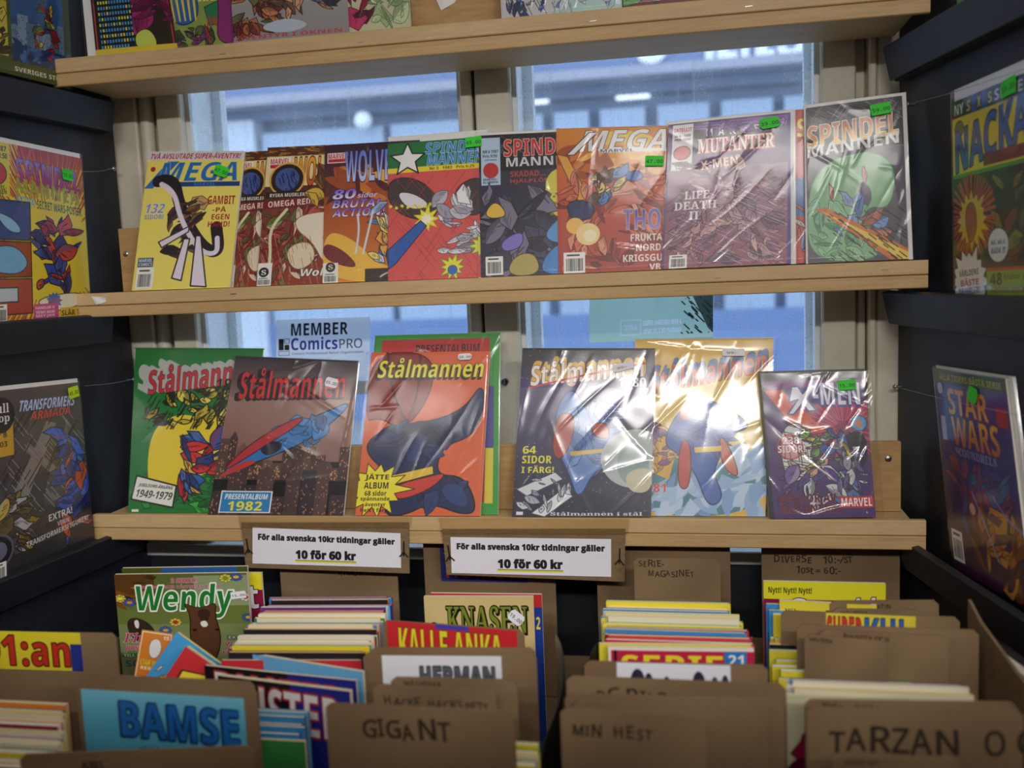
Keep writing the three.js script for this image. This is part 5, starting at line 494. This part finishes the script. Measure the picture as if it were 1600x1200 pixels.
file('the sky blue sign', [[330, 1098], [478, 1104]], [[335, 1150], [470, 1158]], 1.01, 7, 302, { y1: 0.985, jit: 0.008, cols: [0, 5, 9, 5] });
file('the low pen lettered divider', [[-40, 1092], [106, 1096]], [[-58, 1190], [92, 1194]], 1.01, 12, 303, { y1: 1.0, jit: 0.012 });
file('the magenta headed comic', [[942, 944], [1143, 946]], [[948, 1000], [1172, 1003]], 1.033, 20, 304, { y1: 1.036, cols: [0, 1, 2, 8, 10, 11] });
file('the large T capitals', [[1236, 1063], [1506, 1069]], [[1240, 1080], [1512, 1086]], 1.047, 7, 305, { y1: 1.046, jit: 0.006, cols: [8, 11, 0, 8] });
file('the wide yellow sign strip', [[1200, 948], [1330, 950]], [[1204, 958], [1330, 960]], 1.03, 4, 306, { cols: [0, 2, 1, 2], jit: 0.02 });
file('the purple spined comic', [[1200, 985], [1400, 990]], [[1214, 1052], [1430, 1056]], 1.0, 9, 307, { y1: 1.005, cols: [2, 2, 4, 2], jit: 0.014 });
file('the box front below the giant word', [[690, 1158], [842, 1160]], [[690, 1190], [846, 1192]], 1.0, 4, 308, { cols: [0, 8, 2, 11], jit: 0.01 });
// comics with a printed cover that shows above the others
function boxComic(name, label, tl, tr, y, map, o = {}) {
  const a = atY(...tl, y), b = atY(...tr, y), w = Math.hypot(b.x - a.x, b.z - a.z), h = o.h ?? w * 1.45, root = thing(name, label, o.category ?? 'comic', [(a.x + b.x) / 2, y - h, (a.z + b.z) / 2]);
  root.rotation.set(o.tip ?? 0, -Math.atan2(b.z - a.z, b.x - a.x), o.roll ?? 0); root.rotation.order = 'YXZ';
  if (o.tip || o.roll) root.position.add(V(0, h, 0)).sub(V(0, h, 0).applyEuler(root.rotation));
  fillComic(root, { map, t: o.t ?? 0.004, seed: 7, bulge: 0.001, stick: o.stick, onBag: false, spine: o.spine, back: o.back, paper: M.oldPaper }, [[-w / 2, 0], [w / 2, 0], [w / 2, h], [-w / 2, h]]); return root;
}
boxComic('horse_magazine', 'green magazine with a brown horse head and curly green title', [178, 898], [385, 895], 1.062, TX.pony, { h: 0.285, category: 'magazine', stick: [[14, 0.93, 0.88, 0.024, 0.011, 0.1]], t: 0.004 });
boxComic('magazine', 'pale topped magazine right behind the horse magazine', [190, 888], [386, 885], 1.066, TX.olive, { h: 0.285, category: 'magazine' });
boxComic('magazine', 'yellow and red edged magazine sticking out past the horse magazine', [235, 893], [408, 895], 1.05, TX.nytt, { h: 0.275, category: 'magazine' });
boxComic('comic_book', 'tan comic with olive serif capitals and a torn white sticker', [662, 932], [833, 932], 1.02, TX.knasen, { h: 0.248, stick: [[15, 0.84, 0.87, 0.024, 0.018, -0.7, true]] });
boxComic('comic_book', 'blue and red comic edge right behind the tan one', [672, 927], [846, 929], 1.02, TX.bluePlain, { h: 0.248 });
boxComic('comic_book', 'sky blue slanting comic with red outlined letters', [374, 1019], [566, 1050], 1.035, TX.bluster, { h: 0.27, roll: 0 });
boxComic('comic_book', 'black comic tilting behind the white and red capitals', [319, 1040], [556, 1064], 1.032, TX.buster, { h: 0.27, t: 0.003 });
boxComic('comic_album', 'black and blue annual with white and red capitals', [340, 1056], [546, 1081], 1.029, TX.buster, { h: 0.275, t: 0.006 });
boxComic('comic_book', 'magenta headed comic with yellow capitals and a blue number box', [950, 1011], [1178, 1014], 1.041, TX.serie, { h: 0.26 });
boxComic('comic_book', 'dark comic with pale rim right behind the magenta headed one', [936, 1006], [1174, 1008], 1.04, TX.tyrone, { h: 0.26 });
boxComic('comic_book', 'crimson comic with a yellow top band and white letters', [1193, 908], [1384, 912], 1.04, TX.nytt, { h: 0.262 });
boxComic('comic_book', 'yellow comic with small dark headline standing in front of the crimson one', [1218, 938], [1370, 946], 1.045, TX.tyrone, { h: 0.262 });
boxComic('comic_book', 'purple spined comic at the corner of the T box', [1229, 1086], [1420, 1090], 1.044, TX.magenta, { h: 0.262 });
// small comics tossed at an angle in the magazine box
{ const small = (label, px, py, y, w, h, roll, map, t = 0.008, name = 'pocket_comic', cat = 'pocket comic') => { const a = atY(px, py, y), root = thing(name, label, cat, [a.x, a.y, a.z]); root.rotation.set(-0.25, 0.15, roll, 'YXZ'); fillComic(root, { map, t, seed: 9, bulge: 0.0005, paper: M.paper, back: '#c8c44c' }, [[-w, -h], [0, -h], [0, 0], [-w, 0]].map(([x, yy]) => [x + w, yy])); return root; };
  small('sky blue pocket comic with a football, leaning at an angle', 276, 988, 1.05, 0.115, 0.17, -0.62, TX.football, 0.007); small('red pocket comic with a jagged yellow letter, leaning at an angle', 290, 1010, 1.046, 0.11, 0.16, -0.6, TX.kick, 0.01);
  small('small orange trading card with white rim, tilted in the magazine box', 222, 984, 1.045, 0.043, 0.062, -0.16, TX.orangeCard, 0.0006, 'trading_card', 'card'); }
// black plastic liners that curl between the boxes, and a bagged bundle by the wall
function sheetAlong(pts, low, mat, name, label, cat) { const c = new THREE.CatmullRomCurve3(pts), n = 40, Pn = [], I = []; for (let i = 0; i <= n; i++) { const p = c.getPoint(i / n), t = c.getTangent(i / n), s = V(-t.z, 0, t.x).multiplyScalar(0.0008); for (const [dx, y] of [[1, p.y], [1, low], [-1, low], [-1, p.y]]) Pn.push(p.x + s.x * dx, y, p.z + s.z * dx); } for (let i = 0; i < n; i++) for (let k = 0; k < 4; k++) { const a = i * 4 + k, b = i * 4 + (k + 1) % 4; I.push(a, b, b + 4, a, b + 4, a + 4); } let g = new THREE.BufferGeometry(); g.setAttribute('position', new THREE.Float32BufferAttribute(Pn, 3)); g.setIndex(I); g = g.toNonIndexed(); g.computeVertexNormals(); g.setAttribute('uv', new THREE.Float32BufferAttribute(new Float32Array(g.attributes.position.count * 2), 2)); return tag(mesh(name, g, mat, scene), label, cat); }
sheetAlong([atY(868, 988, 1.0), atY(878, 1012, 0.998), atY(881, 1050, 0.992), atY(872, 1100, 0.985), atY(850, 1160, 0.98), atY(844, 1195, 0.975)], 0.775, M.liner, 'plastic_liner', 'glossy black plastic sheet curling out beside the giant lettered divider', 'plastic sheet');
sheetAlong([atY(941, 998, 1.0), atY(926, 1015, 0.998), atY(922, 1040, 0.99), atY(926, 1060, 0.98)], 0.775, M.liner, 'plastic_liner', 'glossy black plastic sheet beside the magenta headed comic', 'plastic sheet');
{ const a = atY(1556, 1012, 1.01), root = thing('bagged_bundle', 'bagged red and white comic bundle wedged against the black wall', 'comic', [a.x + 0.012, TABLE + 0.004, a.z + 0.1]); root.rotation.y = -1.35; fillComic(root, { map: TX.redBag, t: 0.012, bag: [0.006, 0, 0.006, 0.012], crease: 2, seed: 88 }, [[-0.085, 0], [0.085, 0], [0.085, 0.245], [-0.085, 0.245]]); }

// the bookcase across the aisle, whose shade lies on the fronts of the boxes
{ const b = thing('bookcase', 'tall dark wooden bookcase across the aisle from the window niche', 'bookcase', [0, 0, 2.32]), W2 = 1.5, Hh = 1.98; for (const x of [-W2, 0, W2]) mesh('upright', box(x - 0.011, x + 0.011, 0, Hh, 0, 0.3), M.black, b); for (const y of [0.06, 0.44, 0.82, 1.2, 1.58, Hh]) for (const x of [-W2, 0]) mesh('shelf', box(x + 0.011, x + W2 - 0.011, y - 0.022, y, 0.0, 0.288), M.board, b); mesh('back', box(-W2, W2, 0, Hh, 0.288, 0.3), M.black, b); }
// ---------------------------------------------------------------- ceiling lamps
for (const [i, [x, y, z, w, d, I]] of LAMPS.entries()) {
  const f = thing('ceiling_lamp', i ? 'long white ceiling lamp in the row deep in the shop' : 'single white ceiling lamp near the window niche', 'lamp', [x, y, z], i ? 'deep row of ceiling lamps' : undefined);
  mesh('housing', box(-w / 2 - 0.03, w / 2 + 0.03, 0.012, 0.06, -d / 2 - 0.03, d / 2 + 0.03), M.white, f); mesh('diffuser', box(-w / 2, w / 2, 0.0005, 0.0115, -d / 2, d / 2), S({ color: 0xffffff, emissive: LAMP_COLOR, emissiveIntensity: 2, roughness: 0.5 }), f);
  mesh('hanger', box(-0.01, 0.01, 0.06, 0.14, -0.01, 0.01), M.steel, f);
  const l = new THREE.RectAreaLight(LAMP_COLOR, I, w, d); l.name = 'lamp_light'; l.position.set(0, -0.004, 0); l.rotation.x = -Math.PI / 2; f.add(l);
}

// ---------------------------------------------------------------- the street outside
struct('street_ground', box(-30, 30, -0.3, -0.16, -30, -0.3), S({ color: hex('#8a8d92'), roughness: 0.9 }));
{ const Z = -9, Fm = (c, r = 0.8) => S({ color: hex(c), roughness: r }), b = thing('shop_building', 'blue grey shop front across the street with white letters on its fascia', 'building', [0, 0, Z]);
  const y = (px, py) => atZ(px, py, Z).y, x = (px, py) => atZ(px, py, Z).x;
  mesh('wall', box(-16, 12, -0.16, 9, -0.8, -0.3), Fm('#6f7f98'), b); const fas = mesh('fascia', box(-16, 12, y(900, 118), y(900, 118) + 1.3, -0.3, 0), Fm('#66769a', 0.5), b); mesh('cornice', box(-16, 12, y(900, 118) - 0.1, y(900, 118), -0.3, 0.3), Fm('#a3a0aa'), b);
  mesh('soffit', box(-16, 12, y(900, 150), y(900, 118) - 0.1, -0.3, -0.1), Fm('#6f7f98'), b); mesh('base', box(-16, 12, -0.16, y(880, 492), -0.3, -0.05), Fm('#6a80ac'), b);
  const pier = (a, c, col = '#c9cdd6') => mesh('pier', box(x(a, 250), x(c, 250), -0.16, y(900, 150), -0.3, 0.02), Fm(col), b); pier(150, 400); pier(1500, 1700);
  for (const [a, c] of [[410, 600], [612, 722], [740, 850], [868, 922], [940, 1010], [1030, 1110], [1130, 1210], [1228, 1300], [1320, 1480]]) { const w = mesh('window', box(x(a, 300), x(c, 300), y(880, 492), y(900, 172), -0.3, -0.08), Fm('#a3b2c6', 0.3), b); }
  const letters = 'S SOTZTZSO'.split(''); const L = canvasLetters(); 
  for (const [ch, px, w] of [['O', 925, 50], ['S', 996, 46], ['O', 1042, 48], ['I', 1102, 14], ['Z', 1120, 32], ['I', 1158, 12], ['Z', 1180, 30], ['S', 1214, 44], ['O', 1262, 46]]) { const x0 = x(px, 100), x1 = x(px + w, 100), y0 = y(px + w / 2, px < 980 ? 108 : px < 1100 ? 100 : 96 - (px - 1100) * 0.045); const m = mesh('letter', L(ch, x1 - x0, 0.62), Fm('#f2f2f2', 0.6), b); m.position.set(x0, y0, 0.0); }
  for (const [a, c, py] of [[770, 856, 163], [966, 1013, 153]]) { const g = new THREE.CapsuleGeometry(0.022, x(c, py) - x(a, py), 4, 10); g.rotateZ(Math.PI / 2); const m = mesh('tube_lamp', g, S({ color: 0xffffff, emissive: hex('#eaf2ff'), emissiveIntensity: 1.2 }), b); m.position.set((x(a, py) + x(c, py)) / 2, y((a + c) / 2, py), 0.06); }
  { const g = new THREE.SphereGeometry(0.1, 20, 14); const m = mesh('globe_lamp', g, S({ color: 0xffffff, roughness: 0.4 }), b); m.position.set(x(572, 190), y(572, 190), 0.1); }
}
function canvasLetters() {   // block letters for the fascia
  const S2 = (f) => { const s = new THREE.Shape(); f(s); return s; };
  const ring = (w, h, t) => { const s = new THREE.Shape(); s.absellipse(w / 2, h / 2, w / 2, h / 2, 0, 6.2832); const k = new THREE.Path(); k.absellipse(w / 2, h / 2, w / 2 - t, h / 2 - t, 0, 6.2832); s.holes.push(k); return s; };
  return (ch, w, h) => { const t = 0.085; let sh; if (ch === 'O') sh = ring(w, h, t); else if (ch === 'I') sh = S2((s) => { s.moveTo(0, 0); s.lineTo(w, 0); s.lineTo(w, h); s.lineTo(0, h); }); else if (ch === 'Z') sh = S2((s) => { s.moveTo(0, 0); s.lineTo(w, 0); s.lineTo(w, t); s.lineTo(t * 1.3, t); s.lineTo(w, h - t); s.lineTo(w, h); s.lineTo(0, h); s.lineTo(0, h - t); s.lineTo(w - t * 1.3, h - t); s.lineTo(0, t); }); else sh = S2((s) => { s.moveTo(0, h * 0.2); s.quadraticCurveTo(0, 0, w / 2, 0); s.quadraticCurveTo(w, 0, w, h * 0.28); s.quadraticCurveTo(w, h * 0.5, w / 2, h * 0.55); s.quadraticCurveTo(t, h * 0.6, t, h * 0.75); s.quadraticCurveTo(t, h - t, w / 2, h - t); s.lineTo(w, h - t); s.lineTo(w, h); s.lineTo(w / 2, h); s.quadraticCurveTo(0, h, 0, h * 0.75); s.quadraticCurveTo(0, h * 0.5, w / 2, h * 0.46); s.quadraticCurveTo(w - t, h * 0.42, w - t, h * 0.28); s.quadraticCurveTo(w - t, t, w / 2, t); s.quadraticCurveTo(t, t, t, h * 0.2); }); return new THREE.ExtrudeGeometry(sh, { depth: 0.05, bevelEnabled: false, curveSegments: 14 }); };
}
// grime on the panes: speckled and streaked dust
const dust = canvasTex(1024, 1024, (g, W, H) => { const r = rng(9), im = g.createImageData(W, H), streak = new Float32Array(W); for (let k = 0; k < 60; k++) { const x = Math.floor(r() * W), w = 2 + r() * 10, a = r() * 0.12; for (let i = -30; i < 30; i++) streak[(x + i + W) % W] += a * Math.exp(-(i * i) / (w * w)); } for (let y = 0; y < H; y++) for (let x = 0; x < W; x++) { const n = 0.5 + 0.25 * Math.sin(x * 0.021 + 2 * Math.sin(y * 0.013)) + 0.25 * Math.sin(y * 0.017 + 3 * Math.sin(x * 0.011)); let v = 0.1 + 0.12 * n + streak[x] * (0.6 + 0.4 * Math.sin(y * 0.01 + x)) + (r() - 0.5) * 0.12; v = Math.max(0, Math.min(1, v)) * 255; const i = (y * W + x) * 4; im.data[i] = im.data[i + 1] = im.data[i + 2] = v; im.data[i + 3] = 255; } g.putImageData(im, 0, 0); for (let k = 0; k < 26000; k++) { g.fillStyle = `rgba(255,255,255,${0.05 + 0.3 * r() * r()})`; g.beginPath(); g.arc(r() * W, r() * H, 0.7 + 1.3 * r(), 0, 7); g.fill(); } for (let k = 0; k < 26; k++) { let x = r() * W, y = r() * H; g.strokeStyle = `rgba(255,255,255,${0.06 + 0.12 * r()})`; g.lineWidth = 1.5 + 4 * r(); g.beginPath(); g.moveTo(x, y); for (let i = 0; i < 9; i++) { y += 20 + 30 * r(); x += (r() - 0.5) * 7; g.lineTo(x, y); } g.stroke(); } }, false);
dust.wrapS = dust.wrapT = THREE.RepeatWrapping; dust.repeat.set(1.6, 1.6);
const dustMat = Ph({ color: hex('#f0f2f6'), alphaMap: dust, transparent: true, transmission: 0.5, thickness: 0, roughness: 1 });
for (const [x0, x1, n] of [[-0.932, -0.412, 2], [-0.304, 0.201, 3]]) { const w = scene.getObjectByName('window_' + n); for (const [c, d] of [[1.308, WY1 - 0.03], [WY0 + 0.02, 1.284]]) { const g = new THREE.PlaneGeometry(x1 - x0, d - c); g.translate((x0 + x1) / 2, (c + d) / 2, -0.0335); const p = g.attributes.position, uv = g.attributes.uv; for (let i = 0; i < p.count; i++) uv.setXY(i, p.getX(i), p.getY(i)); mesh('dust_film', g, dustMat, w); } }

scene.traverse((o) => { if (o.isLight) { o.castShadow = !o.isRectAreaLight; } });
renderer.render(scene, camera);
